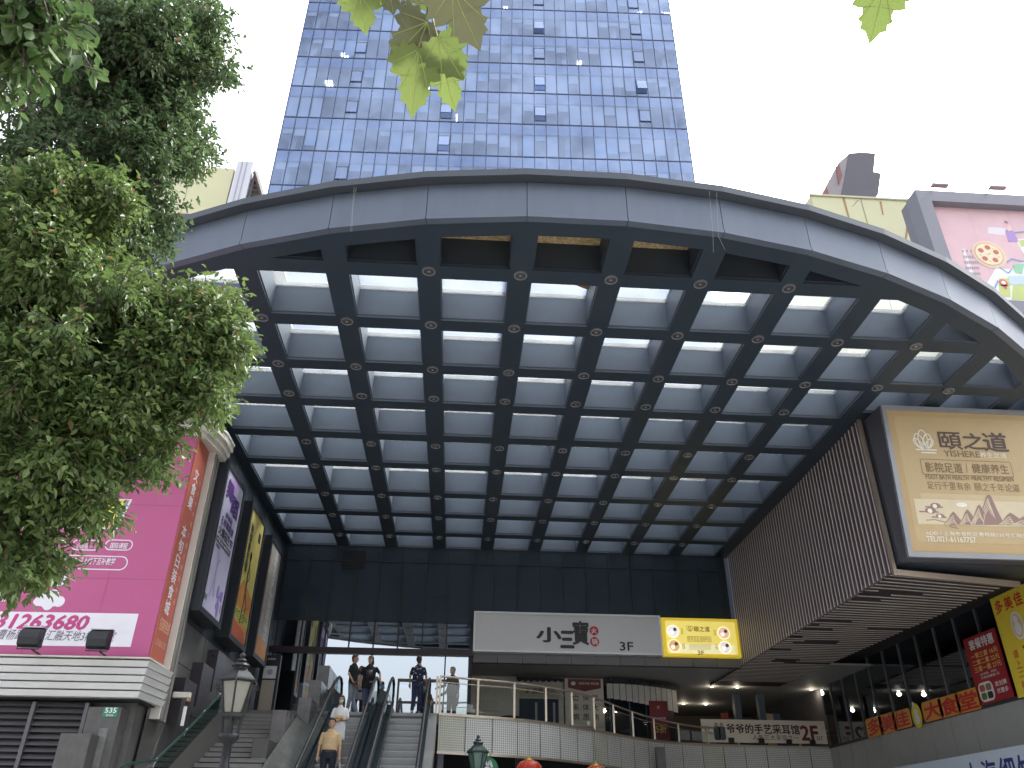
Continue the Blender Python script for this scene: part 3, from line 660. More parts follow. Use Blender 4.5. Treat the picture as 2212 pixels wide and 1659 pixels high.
for k in range(6): b.box(16, 16.9, 20+2*k, 20.9+2*k, 4.9, 5.65, M('table_dark', (.12, .08, .06), .5))
b.build('dining_room', rg)
W = Board('R', 14.1); A = lambda x, y: W.q(1920+.2725*x, 1207+.2725*y)
org = flat('orange_board', (.75, .33, .06)); redp = flat('red_print', (.60, .035, .03)); poster_r = flat('poster_red', (.38, .02, .03)); yel = flat('yellow_print', (.85, .66, .06)); wht = flat('white_print', (.82, .82, .82)); goldp = flat('price_gold', (.85, .60, .15))
def vinyl(ch, x0, y0, x1, y1):
    a = A(x0, y1); c = A(x1, y0); t = thing('sign_board', 'orange cut-corner board reading %s on the restaurant glass' % ch, 'sign', W.P((a[0]+c[0])/2, a[1]), 'orange boards along the restaurant glass')
    b = MB(); k = .07; u0, v0, u1, v1 = *a, *c
    pts = [(u0+k, v0), (u1-k, v0), (u1, v0+k), (u1, v1-k), (u1-k, v1), (u0+k, v1), (u0, v1-k), (u0, v0+k)]
    b.prism([W.P(u, v, -.02) for u, v in pts], W.P(0, 0, .0)-W.P(0, 0, -.02), org); b.build('panel', t)
    b = MB(); W.txt(b, ch, u0+.1*(u1-u0), v0+.1*(v1-v0), u1-.1*(u1-u0), v1-.1*(v1-v0), redp, .004, .035); b.build('character', t)
for ch, x0, y0, x1, y1 in (('多', -162, 1238, -66, 1425), ('美', -58, 1208, 38, 1398), ('佳', 48, 1180, 155, 1362), ('大', 288, 1097, 402, 1300), ('食', 420, 1060, 540, 1268), ('堂', 560, 1013, 694, 1232)): vinyl(ch, x0, y0, x1, y1)
def ovlogo(c, r, lab):
    t = thing('oval_sign', lab, 'sign', W.P(*c)); b = MB(); W.disc(b, c[0], c[1], r*.78, yel, 0, r); b2 = MB()
    W.disc(b2, c[0], c[1]-.25*r, r*.38, wht, .005, r*.42); W.disc(b2, c[0], c[1]+.3*r, r*.3, wht, .005, r*.24); W.rect(b2, c[0]-.2*r, c[1]+.05*r, c[0]+.2*r, c[1]+.25*r, wht, .0065); W.disc(b2, c[0]-.18*r, c[1]+.95*r, r*.2, wht, .0065, r*.2)
    b.build('oval_panel', t); b2.build('white_print', t)
ovlogo(A(222, 1245), .36, 'yellow oval sign with white shapes between orange boards on the glass')
t = thing('menu_poster', 'dark red menu poster with prices and a food tray on the restaurant glass', 'poster', W.P(*A(890, 1180))); b = MB()
a = A(760, 1200); c = A(870, 575); u0, u1, v0, v1 = -22.12, -20.62, 4.99, 6.72
W.slab(b, u0, v0, u1, v1, -.02, 0, poster_r); b.build('sheet', t); b = MB()
pw, ph = u1-u0, v1-v0; TT = lambda s_, a0, b0, a1, b1, m_, bo=.02: W.txt(b, s_, u0+a0*pw, v0+b0*ph, u0+a1*pw, v0+b1*ph, m_, .005, bo)
TT('套餐特惠', .15, .80, .9, .95, wht, .03); TT('一荤三素 16元', .12, .665, .93, .745, goldp); TT('二荤二素 22元', .12, .565, .93, .645, goldp); TT('三荤一素 27元', .12, .465, .93, .545, goldp)
TT('(含米饭、例汤)', .25, .40, .75, .44, wht, .01); TT('外卖加餐盒1元', .25, .35, .8, .39, wht, .01); TT('趁划算', .6, .2, .93, .27, wht); TT('优惠多', .6, .1, .93, .17, wht)
cu, cv_ = u0+.3*pw, v0+.17*ph; W.rrect(b, cu-.33, cv_-.24, cu+.33, cv_+.24, .16, wht, .005)
for dx, dy, cc in ((-.14, .1, (.5, .15, .06)), (.14, .1, (.3, .2, .12)), (-.14, -.1, (.12, .2, .04)), (.14, -.1, (.04, .03, .03))): W.rrect(b, cu+dx-.12, cv_+dy-.085, cu+dx+.12, cv_+dy+.085, .06, flat('food%g%g' % (dx, dy), cc, .6, 0, .4), .009)
b.build('print', t)
W2 = Board('R', 13.95); t = thing('restaurant_banner', 'tall yellow banner with red characters at the right edge beside the red menu', 'banner', (13.95, 19.5, 4.9)); b = MB()
u0, u1, v0, v1 = -20.25, -17.0, 4.9, 7.36; W2.slab(b, u0, v0, u1, v1, -.04, 0, yel); b.build('sheet', t); b = MB(); q = .9
for i, ch in enumerate('多美佳'): W2.txt(b, ch, u0+.12+i*.40, 6.93, u0+.44+i*.40, 7.25, redp, .005, .03)
W2.disc(b, u0+.78, 6.5, .24, wht, .005, .34); W2.disc(b, u0+.78, 6.5, .2, flat('oval_inner', (.8, .55, .3)), .009, .29); W2.disc(b, u0+.78, 6.42, .13, wht, .013, .16); W2.disc(b, u0+.76, 6.66, .1, wht, .013, .08)
for i, ch in enumerate('大食堂'): W2.txt(b, ch, u0+.72, 5.62-i*.6+.05, u0+1.3, 6.1-i*.6+.05, redp, .005, .04)
for i, ch in enumerate('请上二楼'): W2.txt(b, ch, u0+.28, 5.78-i*.24, u0+.5, 5.98-i*.24, redp, .005, .01) if ch != '二' else W2.txt(b, ch, u0+.28, 5.82-i*.24, u0+.5, 5.94-i*.24, redp, .005, .01)
b.build('print', t)
W3 = Board('R', 13.2); t = thing('shop_sign', 'long pale blue white shop sign with dark blue characters at the bottom right corner', 'sign', (13.2, 22, 2.8)); b = MB()
W3.slab(b, -27, 2.75, -15, 3.75, -.1, 0, flat('pale_sign', (.62, .70, .80))); b.build('panel', t); b = MB(); blu = flat('navy_print', (.03, .04, .22))
for i, ch in enumerate('上海细竹'): W3.txt(b, ch, -21.6+i*.72-.45, 2.95, -21.0+i*.72-.45, 3.55, blu, .005, .03)
b.build('lettering', t)
b = MB(); b.box(13.3, 14.2, 15, 32, 2.7, 3.0, greyclad); b.box(13.6, 14.2, 15, 33, 0, 2.7, room); tag(b.build('ground_floor_shop'), 'dark ground floor shop front under the grey cladding on the right', 'shop')

# upper right: yellow block, rooftop unit, pink billboard with lamps
P21 = lambda x, y, Y=21: atY(1645.6+.2977*x, 274.3+.2977*y, Y)
yb_ = thing('yellow_building', 'pale yellow panelled building block with rust streaks above the right of the canopy', 'building', (17, 24, 0)); b = MB()
b.hexa([(12.15, 21, 11), (18, 21, 11), (18, 33, 11), (11.6, 33, 11), (12.15, 21, 22.25), (18, 21, 22.25), (18, 33, 22.25), (11.6, 33, 22.25)], yellowp); b.build('wall', yb_)
b = MB(); 
for x in (14.0,): b.box(x-.012, x+.012, 20.985, 20.998, 11, 22.2, flat('seam', (.36, .34, .2)))
b.box(12.1, 18, 20.95, 21.05, 22.2, 22.28, flat('yellow_cap', (.55, .53, .38))); b.build('seams', yb_)
b = MB()
for x0, y0, x1, y1, t in ((590, 510, 640, 690, .05), (700, 530, 655, 580, .02), (800, 730, 830, 790, .06), (835, 740, 870, 800, .04), (1060, 680, 1040, 860, .05), (860, 540, 880, 640, .04)):
    p, p2 = P21(x0, y0), P21(x1, y1); d = Vector((t, 0, 0)); b.quad(p-d+Vector((0, -.006, 0)), p+d+Vector((0, -.006, 0)), p2+d*.6+Vector((0, -.006, 0)), p2-d*.6+Vector((0, -.006, 0)), M('rust_streak', (.42, .27, .12), .8, 0, .3, 3))
b.build('rust_streaks', yb_)
ru = thing('rooftop_unit', 'dark grey hooded ventilation unit on the yellow roof at upper right', 'ventilator', (14, 21.5, 22.3)); b = MB(); um = M('unit_metal', (.10, .095, .115), .5, .3, .15); Y0 = 21.2
pr = [P21(x, y, Y0) for x, y in ((575, 495), (600, 380), (632, 190), (730, 183), (825, 190), (812, 325), (865, 335), (845, 488), (820, 512))]
b.prism(pr, (0, 1.6, 0), um); b.build('hood', ru); b = MB()
pr = [P21(x, y, Y0+.02) for x, y in ((435, 495), (555, 262), (632, 192), (600, 380), (576, 494))]; b.prism(pr, (0, 1.2, 0), M('unit_side', (.30, .27, .28), .6, .2, .2)); b.build('side_panel', ru); b = MB()
b.prism([P21(x, y, Y0-.01) for x, y in ((435, 495), (470, 430), (490, 495))], (0, .02, 0), M('unit_red', (.24, .10, .095), .6)); b.prism([P21(x, y, Y0-.01) for x, y in ((540, 290), (560, 268), (585, 350), (560, 420))], (0, .02, 0), M('unit_red', (.24, .10, .095), .6))
b.tube([P21(480, 288, Y0), P21(545, 290, Y0)], .03, um); b.build('red_trim', ru)
pk = thing('pink_map_billboard', 'pale pink billboard printed with pizza, tower block and town map at upper right', 'billboard', (17, 17.5, 14.6)); PB = Board('Y', 17.5)
Bq = lambda x, y: PB.q(1920+.248*x, 301.7+.248*y)
b = MB(); pfr = M('billboard_frame', (.22, .22, .25), .45, .4, .1); PB.frame(b, 13.3, 14.55, 21, 19.02, .42, .25, pfr, -.3); b.build('frame', pk)
b = MB(); b.box(13.32, 21, 17.8, 18.15, 14.5, 18.98, M('frame_back', (.2, .2, .22), .5, .3)); b.build('box', pk)
b = MB(); pinkl = M('pale_pink_print', (.74, .50, .54), .5, 0, .10, 1.2, .3, 2); PB.rect(b, 13.7, 14.97, 20.6, 18.62, pinkl, 0)
[PB.rect(b, x, 14.97, x+.012, 18.62, flat('pink_seam', (.62, .40, .44)), .003) for x in (14.95, 16.2, 17.45, 18.7)]
bl_p = flat('white_pink_print', (.80, .74, .77)); gp = flat('grey_print', (.38, .36, .38)); 
p = Bq(630, 950); p2 = Bq(830, 1330); PB.rect(b, p[0], p2[1], p2[0]-.12, p[1], bl_p, .004)
for r in range(8):
    for k in range(7):
        q = Bq(640+r*9+k*18, 975+r*49); PB.rect(b, q[0], q[1]-.03, q[0]+.045, q[1]+.06, gp, .008) if not (r == 0 and k % 2) else None
c = Bq(870, 1000); PB.disc(b, c[0]+.02, c[1], .52, flat('pizza_glow', (.80, .58, .46)), .010); PB.disc(b, c[0], c[1], .43, flat('pizza_crust', (.62, .42, .2)), .014); PB.disc(b, c[0], c[1], .40, flat('pizza_cheese', (.82, .72, .52)), .018)
for a in (20, 85, 150, 225, 300): PB.disc(b, c[0]+.25*math.cos(R_(a)), c[1]+.25*math.sin(R_(a)), .085, flat('salami', (.55, .14, .10)), .022)
for a in (50, 190, 260, 340): PB.disc(b, c[0]+.28*math.cos(R_(a)), c[1]+.28*math.sin(R_(a)), .04, flat('onion', (.75, .62, .35)), .022)
PB.line(b, [(c[0]-.06, c[1]-.03), (c[0]+.06, c[1]+.04)], .02, flat('leafprint', (.15, .4, .12)), .022)
grn = flat('map_green', (.55, .62, .22)); skyb = flat('map_blue', (.55, .68, .82)); mw = flat('map_white', (.80, .82, .80))
def mp(pts, m_, d): PB.poly(b, [Bq(*p) for p in pts], m_, d)
mp([(830, 1290), (930, 1120), (1080, 1130), (1177, 1060), (1500, 1000), (1500, 1440), (840, 1425)], mw, .004)
mp([(960, 1210), (1050, 1210), (1060, 1370), (960, 1370)], grn, .008); mp([(1080, 1270), (1240, 1265), (1240, 1400), (1070, 1395)], grn, .008); mp([(1040, 1190), (1300, 1180), (1300, 1265), (1050, 1265)], skyb, .012); mp([(850, 1345), (960, 1350), (930, 1400)], grn, .012)
mp([(1080, 1090), (1180, 1080), (1160, 1170), (1100, 1160)], flat('map_teal', (.3, .6, .4)), .012); mp([(1100, 870), (1300, 850), (1300, 1010), (1177, 1000)], mw, .004); mp([(1130, 880), (1240, 860), (1240, 940), (1150, 930)], grn, .008)
PB.line(b, [Bq(840, 1285), Bq(915, 1310), Bq(950, 1230)], .04, flat('map_line', (.2, .35, .62)), .016); PB.line(b, [Bq(1025, 1070), Bq(1070, 1040), Bq(1200, 1070)], .04, flat('map_line', (.2, .35, .62)), .016); PB.line(b, [Bq(960, 1110), Bq(1040, 1165), Bq(1070, 1130)], .03, flat('map_line', (.2, .35, .62)), .016); PB.line(b, [Bq(1090, 812), Bq(1200, 800)], .04, flat('map_line', (.2, .35, .62)), .016)
c = Bq(995, 1250); PB.disc(b, c[0], c[1], .13, flat('pin', (.72, .16, .12)), .02); PB.disc(b, c[0], c[1], .065, mw, .024); PB.poly(b, [(c[0]-.1, c[1]-.07), (c[0]+.1, c[1]-.07), (c[0]+.03, c[1]-.24)], flat('pin', (.72, .16, .12)), .02)
mp([(865, 760), (1020, 770), (1010, 835), (860, 820)], flat('cloudp', (.78, .72, .78)), .004); mp([(1015, 790), (1075, 790), (1130, 890), (1040, 890)], flat('dress_purple', (.42, .28, .60)), .008); mp([(1020, 770), (1050, 740), (1075, 790), (1040, 800)], flat('skinp', (.8, .6, .52)), .012); q = Bq(1020, 720); PB.disc(b, q[0], q[1], .06, flat('hairp', (.4, .2, .25)), .008)
mp([(860, 1410), (1500, 1425), (1500, 1440), (860, 1430)], skyb, .012)
b.build('printed_sheet', pk)
for (x0, y0, x1, y1), lab in (((345, 490, 385, 400), 'left sign lamp on a thin arm above the pink map billboard'), ((820, 515, 890, 420), 'right sign lamp on a thin arm above the pink map billboard')):
    t = thing('sign_lamp', lab, 'lamp', PB.P(*Bq(x0, y0)), 'lamps over the pink billboard'); p, p2 = PB.P(*Bq(x0, y0), .2), PB.P(*Bq(x1, y1), .9)
    p2 = atY(1920+.248*x1, 301.7+.248*y1, 16.6); b = MB(); b.tube([p, p2], .009, cop_m); b.build('arm', t); b = MB(); b.box(p2.x-.04, p2.x+.46, p2.y-.08, p2.y+.08, p2.z-.02, p2.z+.05, M('lamp_head', (.34, .26, .28), .5, .3)); b.build('head', t, bevel=.02)

# ================================================================ court signs on the back wall
S = Board('Y', 27.55)
t = thing('hotpot_sign', 'long grey light box sign with black brush characters and two red discs', 'sign', (3.7, 27.6, 7.2)); b = MB()
gl = flat('grey_lightbox', (.56, .56, .56), .4, 0, .03); S.slab(b, .52, 7.27, 6.86, 8.52, -.22, -.01, gl); b.build('panel', t); b = MB()
wf = M('white_frame', (.72, .72, .72), .4, .1, .04); S.frame(b, .48, 7.23, 6.9, 8.56, .055, .03, wf, -.24); b.build('frame', t); b = MB()
E_ = lambda x, y: S.q(932.5+.2394*x, 1261.6+.2394*y); ink = flat('ink_black', (.025, .025, .025), .5); red = flat('seal_red', (.42, .02, .03), .5)
def T2(s_, x0, y0, x1, y1, m_, bold=0, d=.004): a = E_(x0, y1); c = E_(x1, y0); S.txt(b, s_, a[0], a[1], c[0], c[1], m_, d, bold)
T2('小', 950, 395, 1165, 520, ink, .045); T2('三', 1165, 430, 1280, 572, ink, .05); T2('寶', 1275, 338, 1412, 545, ink, .03)
for cx, cy, ch in ((1465, 422, '火'), (1470, 520, '锅')):
    c = E_(cx, cy); S.disc(b, c[0], c[1], .155, red, .003); S.txt(b, ch, c[0]-.095, c[1]-.095, c[0]+.095, c[1]+.095, wht, .007, .01)
T2('3F', 1700, 525, 1815, 600, ink, .02); b.build('lettering', t)
t = thing('footbath_sign', 'bright yellow light box sign with four round photos beside the grey sign', 'sign', (8.2, 27.6, 7.2)); b = MB(); F_ = lambda x, y: S.q(1261.6+.248*x, 1261.6+.248*y)
yb = M('yellow_lightbox', (.85, .62, .05), .4, 0, .03, 3, emit=.10); yi = M('yellow_lightbox_inner', (.90, .74, .18), .4, 0, .03, 3, emit=.16); S.slab(b, 6.93, 7.22, 9.6, 8.5, -.22, .01, yb); b.build('panel', t); b = MB()
S.rrect(b, 7.05, 7.31, 9.5, 8.4, .06, yi, .014); S.rect(b, 7.15, 7.32, 9.4, 7.62, M('yellow_pale', (.92, .85, .48), .4, 0, .03, 3, emit=.16), .018)
for (cx, cy), cc in (((773, 412), (.75, .72, .8)), ((785, 538), (.65, .38, .15)), ((1215, 428), (.75, .45, .32)), ((1228, 552), (.75, .68, .6))):
    c = F_(cx, cy); S.disc(b, c[0], c[1], .21, M('photo_rim', (.85, .82, .7), .5, 0, .05, emit=.3), .022); S.disc(b, c[0], c[1], .19, M('photo%d' % cx, cc, .5, 0, .5, 6, emit=.22), .026); S.disc(b, c[0]+.07, c[1]+.06, .06, M('photo_dark', (.16, .10, .09), .5, 0, .3, 6, emit=.05), .03)
    S.disc(b, c[0]-.05, c[1]-.05, .07, M('photo_light', (.85, .7, .6), .5, 0, .1, emit=.3), .03)
def T3(s_, x0, y0, x1, y1, m_, bold=0, d=.022): a = F_(x0, y1); c = F_(x1, y0); S.txt(b, s_, a[0], a[1], c[0], c[1], m_, d, bold)
olive = flat('olive_print', (.30, .20, .03)); T3('頤之道', 958, 372, 1090, 415, olive, .02); T3('影院足道 健康养生', 908, 465, 1098, 495, olive); a = F_(902, 502); c = F_(1104, 460); S.ring(b, a[0], a[1], c[0], c[1], .03, .012, olive, .022)
c = F_(922, 412); [S.line(b, pp, .012, olive, .022) for w_, tt in ((.1, 0), (.1, -.4), (.1, .4)) for pp in pet(c[0], c[1], w_, .18, tt)]
T3('3F', 990, 582, 1042, 618, olive, .02); T3('足浴', 845, 385, 860, 440, olive); T3('推拿', 858, 515, 875, 570, olive); T3('艾灸', 1130, 398, 1146, 450, olive); T3('采耳', 1145, 525, 1160, 575, olive)
for k in range(5): p = F_(915, 525+k*11); p2 = F_(1105, 525+k*11); S.line(b, [p, p2], .012, flat('olive_pale', (.7, .55, .15)), .022)
b.build('print', t)

# ================================================================ shops in the recess
bx = lambda name, mb, par: mb.build(name, par)
sh = thing('wellness_shop', 'cream shop front with dark scalloped awning and script sign in the arcade', 'shop', (3, 31.2, 4.95)); b = MB(); b.box(.5, 3.95, 31.2, 31.4, 4.95, 7.1, M('shop_cream', (.66, .62, .55), .6)); b.build('wall', sh)
S2 = Board('Y', 31.18)
def awning(x0, x1, y, z0, z1, par, n, m_, curve=0):
    b = MB(); N = n*4
    for k in range(N):
        a, c = x0+(x1-x0)*k/N, x0+(x1-x0)*(k+1)/N; ya = y+curve*(k/N)**2; yc = y+curve*((k+1)/N)**2; s0 = z0-.06*abs(math.sin(math.pi*k/4)); s1 = z0-.06*abs(math.sin(math.pi*(k+1)/4))
        b.quad((a, ya-.55, s0), (c, yc-.55, s1), (c, yc-.55, z0+.08), (a, ya-.55, z0+.08), m_); b.quad((a, ya-.55, z0+.08), (c, yc-.55, z0+.08), (c, yc, z1), (a, ya, z1), m_)
    b.build('awning', par)
awn = M('awning_dark', (.022, .024, .035), .7, 0, .2); awning(2.15, 3.9, 31.15, 6.88, 7.08, sh, 8, awn)
b = MB(); S2.rect(b, 2.3, 6.38, 3.8, 6.72, flat('sign_beige', (.55, .48, .38)), 0); S2.txt(b, '幸福家庭坊', 2.5, 6.5, 3.65, 6.7, ink, .004, .0, .1); b.build('sign_strip', sh)
b = MB(); S2.slab(b, 2.3, 5.0, 3.75, 6.33, 0, .02, M('dark_curtain', (.03, .04, .07), .6)); [S2.slab(b, 2.55+k*.33, 5.0, 2.63+k*.33, 6.2, .02, .05, flat('curtain_pale', (.4, .42, .42))) for k in (1, 3)]; b.build('window', sh)
b = MB(); S2.rect(b, .55, 5.0, 1.5, 6.25, flat('poster_cream', (.62, .56, .48)), .004); b.build('poster', sh)
ac = thing('planter_basket', 'dark scalloped hanging display in front of the cream shop wall', 'display', (1.9, 31.1, 5)); b = MB(); b.lathe([(.05, 5.1), (.25, 5.2), (.38, 5.5), (.42, 5.62), (.36, 5.66)], (1.95, 30.9, 0), M('basket', (.05, .055, .045), .8, 0, .3, 9), 18); b.build('basket', ac); b = MB(); b.box(1.75, 2.15, 30.7, 31.1, 4.95, 5.1, whitep); b.build('stand', ac)
ps = thing('clinic_poster', 'tall beige clinic poster with brown header and vertical black characters', 'poster', (4.7, 31.1, 5)); b = MB(); S3 = Board('Y', 31.05); S3.slab(b, 3.98, 4.97, 5.42, 7.05, -.1, 0, flat('clinic_beige', (.74, .66, .56))); b.build('sheet', ps); b = MB()
S3.poly(b, [(4.1, 6.72), (4.72, 6.6), (5.33, 6.72), (5.33, 7.03), (4.1, 7.03)], flat('clinic_brown', (.20, .055, .045)), .004); S3.txt(b, '幸颐中医·养生馆', 4.5, 6.83, 5.25, 6.92, wht, .008, .01); S3.disc(b, 4.3, 6.87, .09, wht, .008, .07)
for u, s_ in ((4.37, '治未病'), (4.74, '调体质'), (5.1, '祛大病')): S3.vtxt(b, s_, u, 6.55, 5.55, .25, ink, .004, .01)
S3.txt(b, '曹杨路535号 5', 4.5, 5.33, 5.25, 5.4, ink, .004); S3.txt(b, '5238 0095', 4.75, 5.2, 5.2, 5.26, ink, .004); S3.rect(b, 4.15, 5.1, 4.42, 5.32, wht, .004); b.build('print', ps)
kk = thing('curved_kiosk', 'kiosk with curved white panels and dark scalloped awning in the arcade', 'kiosk', (7, 32, 4.95)); awning(5.62, 8.6, 31.3, 6.95, 7.09, kk, 14, awn, 1.3)
b = MB()
for k in range(12):
    a, c = 5.6+k*.25, 5.6+(k+1)*.25-.02; ya = 31.35+1.3*(k/12)**2; yc = 31.35+1.3*((k+1)/12)**2; dz = .3*(k/12)
    b.quad((a, ya, 6.42-dz), (c, yc, 6.42-dz), (c, yc, 6.95), (a, ya, 6.95), M('kiosk_white', (.74, .73, .68), .6, 0, .12))
b.build('white_panels', kk); b = MB(); b.quad((5.5, 31.5, 4.95), (8.5, 33, 4.95), (8.5, 33, 6.9), (5.5, 31.5, 6.9), M('kiosk_dark', (.018, .022, .04), .4)); b.build('dark_front', kk); b = MB()
for x in (5.7, 6.5, 7.2): b.box(x, x+.05, 31.45+.4*(x-5.5), 31.5+.4*(x-5.5), 4.95, 6.5, M('kiosk_post', (.05, .12, .18), .4))
b.build('posts', kk)
rb = thing('red_banner', 'dark red hanging banner with a large yellow 5 in front of the kiosk', 'banner', (7.6, 31.9, 5.1)); b = MB(); S4 = Board('Y', 31.75); S4.slab(b, 7.25, 5.05, 7.95, 6.42, -.02, 0, flat('deep_red', (.20, .012, .02))); b.build('sheet', rb); b = MB(); S4.txt(b, '5折', 7.45, 5.3, 7.85, 5.6, flat('banner_gold', (.7, .5, .1)), .004, .03); S4.txt(b, '开业优惠', 7.42, 5.75, 7.85, 5.85, wht, .004); S4.disc(b, 7.6, 6.2, .06, flat('banner_pink', (.6, .2, .2)), .004); b.build('print', rb)
bn = thing('earcare_banner', 'long beige banner with brown brush characters and 2F tied to the terrace railing', 'banner', (11.6, 31.9, 5)); S5 = Board('Y', 31.86); b = MB(); S5.slab(b, 9.2, 5.03, 13.97, 5.83, -.02, 0, flat('banner_beige', (.80, .72, .58))); b.build('sheet', bn); b = MB()
G_ = lambda x, y: S5.q(1261.6+.248*x, 1261.6+.248*y)
def T5(s_, x0, y0, x1, y1, m_, bold=0): a = G_(x0, y1); c = G_(x1, y0); S5.txt(b, s_, a[0], a[1], c[0], c[1], m_, .004, bold)
T5('爷爷的手艺采耳馆', 1245, 1228, 1868, 1300, flat('banner_ink', (.05, .03, .025)), .03); T5('人生三大享受之一', 1470, 1318, 1868, 1358, flat('banner_ink', (.05, .03, .025)), .0); T5('2F', 1900, 1238, 2025, 1358, flat('banner_brown', (.17, .03, .03)), .04); T5('217', 2030, 1328, 2075, 1358, ink, .02)
for dx in (0, .2): c = G_(1150, 1225); S5.disc(b, c[0]+dx, c[1], .07, flat('print_skin', (.45, .33, .25)), .008, .08); S5.rrect(b, c[0]+dx-.12, 5.1, c[0]+dx+.13, c[1]-.05, .08, flat('print_coat%g' % dx, (.04+dx*.3, .045+dx*.3, .05+dx*.3), .5, 0, .5), .004)
S5.disc(b, 9.4, 5.5, .1, flat('faint_lotus', (.5, .42, .3)), .004); b.build('print', bn)
b = MB()
for x, y in ((1278, 1365), (1540, 1370), (1780, 1380), (1985, 1385)): p = G_(x, y); o_ = MB(); o_.box(p[0]-.09, p[0]+.09, 31.72, 31.85, p[1]-.09, p[1]+.09, black); o_.build('floodlight_box', bn)

# ================================================================ left wing
lw = thing('corner_shop_wing', 'left wing with dark court wall, pale slatted ledge, cornice and louvred ground floor', 'building wing', (-8, 18, 0))
XL = -6.24
b = MB(); b.quad((XL, 17.95, 6.0), (XL, YBK, 6.0), (XL, YBK, ZS), (XL, 17.95, ZS), dk); b.quad((XL, 17.5, 0), (XL, YBK, 0), (XL, YBK, 6.0), (XL, 17.95, 6.0), granite)
y = 18.9
while y < YBK: b.box(XL, XL+.006, y, y+.02, 0, ZS, joint); y += 1.8
for z in (6.0, 5.1, 4.2, 7.6, 9.2): b.box(XL, XL+.005, 17.95, YBK, z, z+.015, joint)
b.build('court_wall', lw)
b = MB(); b.box(-16, -6.3, 17.3, 30, 0, 10.2, granite); b.box(-16, -6.28, 17.4, 30, 10.15, 10.8, dk); b.build('mass', lw)
b = MB(); b.box(-16, -6.0, 17.2, 18.0, 10.36, ZS, dk); b.build('upper_band', lw)
flute = M('fluted_stone', (.22, .21, .195), .6, 0, .12, 2); pil = M('pilaster_white', (.66, .62, .56), .5, 0, .08, 1.5)
b = MB(); b.box(-6.24, -6.05, 17.95, 18.02, 3.8, 9.9, pil)
for k in range(4): b.box(-6.2, -6.03-.03*(k % 2)-.012*k, 18.02+k*.14, 18.02+(k+1)*.14-.02*((k+1) % 2), 3.8, 9.9, flute)
b.build('pilaster', lw)
b = MB()   # cornice wrapping the corner
for k, (z0, z1, o) in enumerate(((9.78, 9.90, .04), (9.915, 10.04, .10), (10.055, 10.19, .16), (10.205, 10.27, .18))):
    pts = [(-16, 17.1-o), (-6.2+o*.6, 17.1-o), (-6.1+o*.85, 17.2-o*.7), (-5.98+o, 17.9-o*.3), (-5.98+o, 18.55), (-6.3, 18.6), (-16, 18.6)]
    b.prism([(x, y, z0) for x, y in pts], (0, 0, z1-z0), cream)
b.build('cornice', lw)
b = MB()
for k in range(5):
    z = 4.03+.142*k; xo = -6.08+.012*k; yo = 16.72
    b.hexa([(-16, yo+.05, z), (xo-.05, yo+.05, z), (xo+.06, 17.95, z), (-16, 17.95, z), (-16, yo, z+.105), (xo, yo, z+.105), (xo+.1, 17.95, z+.105), (-16, 17.95, z+.105)], M('slat_grey', (.66, .655, .64), .5, .05, .13, 1.3, stretch=(.5, 1, 3)))
b.box(-16, -6.15, 16.95, 17.9, 4.0, 4.78, joint); b.box(-16, -6.03, 16.69, 17.95, 4.735, 4.765, cream); b.build('slatted_ledge', lw)
b = MB()
z = 0.2
lou = M('louvre_metal', (.12, .115, .12), .5, .3, .15, 2)
while z < 3.92: b.hexa([(-14, 17.02, z), (-7.1, 17.02, z), (-7.1, 17.1, z+.075), (-14, 17.1, z+.075), (-14, 17.03, z+.012), (-7.1, 17.03, z+.012), (-7.1, 17.11, z+.087), (-14, 17.11, z+.087)], lou); z += .115
for x in (-7.12, -8.12, -9.2, -10.3, -11.4): b.box(x-.04, x+.03, 16.99, 17.12, 0, 3.95, lou)
b.box(-14, -7.1, 17.16, 17.2, 0, 3.98, joint); b.build('louvres', lw)
b = MB(); b.box(-7.08, -6.46, 17.0, 19.6, 0, 3.88, granite); b.box(-7.3, -7.085, 16.6, 17.0, 0, 3.36, granite); b.box(-7.085, -6.75, 16.6, 16.995, 0, 3.36, granite)
b.hexa([(-6.46, 17.005, 0), (-6.2, 17.3, 0), (-6.2, 19.6, 0), (-6.46, 19.6, 0), (-6.46, 17.005, 3.875), (-6.22, 18.9, 3.82), (-6.2, 19.6, 3.82), (-6.46, 19.6, 3.87)], granite)
b.box(-6.78, -6.62, 16.99, 16.996, 2.2, 3.5, M('pale_scuff', (.2, .2, .19), .7, 0, .5, 6)); b.build('granite_plinth', lw)
wb = M('purple_granite', (.045, .038, .045), .3, 0, .25, 5)
for y, z in ((21.08, 5.81), (20.05, 5.31), (18.97, 4.78)):
    b = MB(); b.hexa([(-6.25, y, z-.85), (-5.98, y, z-1.0), (-5.98, y+.9, z-.6), (-6.25, y+.9, z-.6), (-6.25, y, z), (-5.98, y, z), (-5.98, y+.9, z), (-6.25, y+.9, z)], wb); b.build('wall_block', lw)
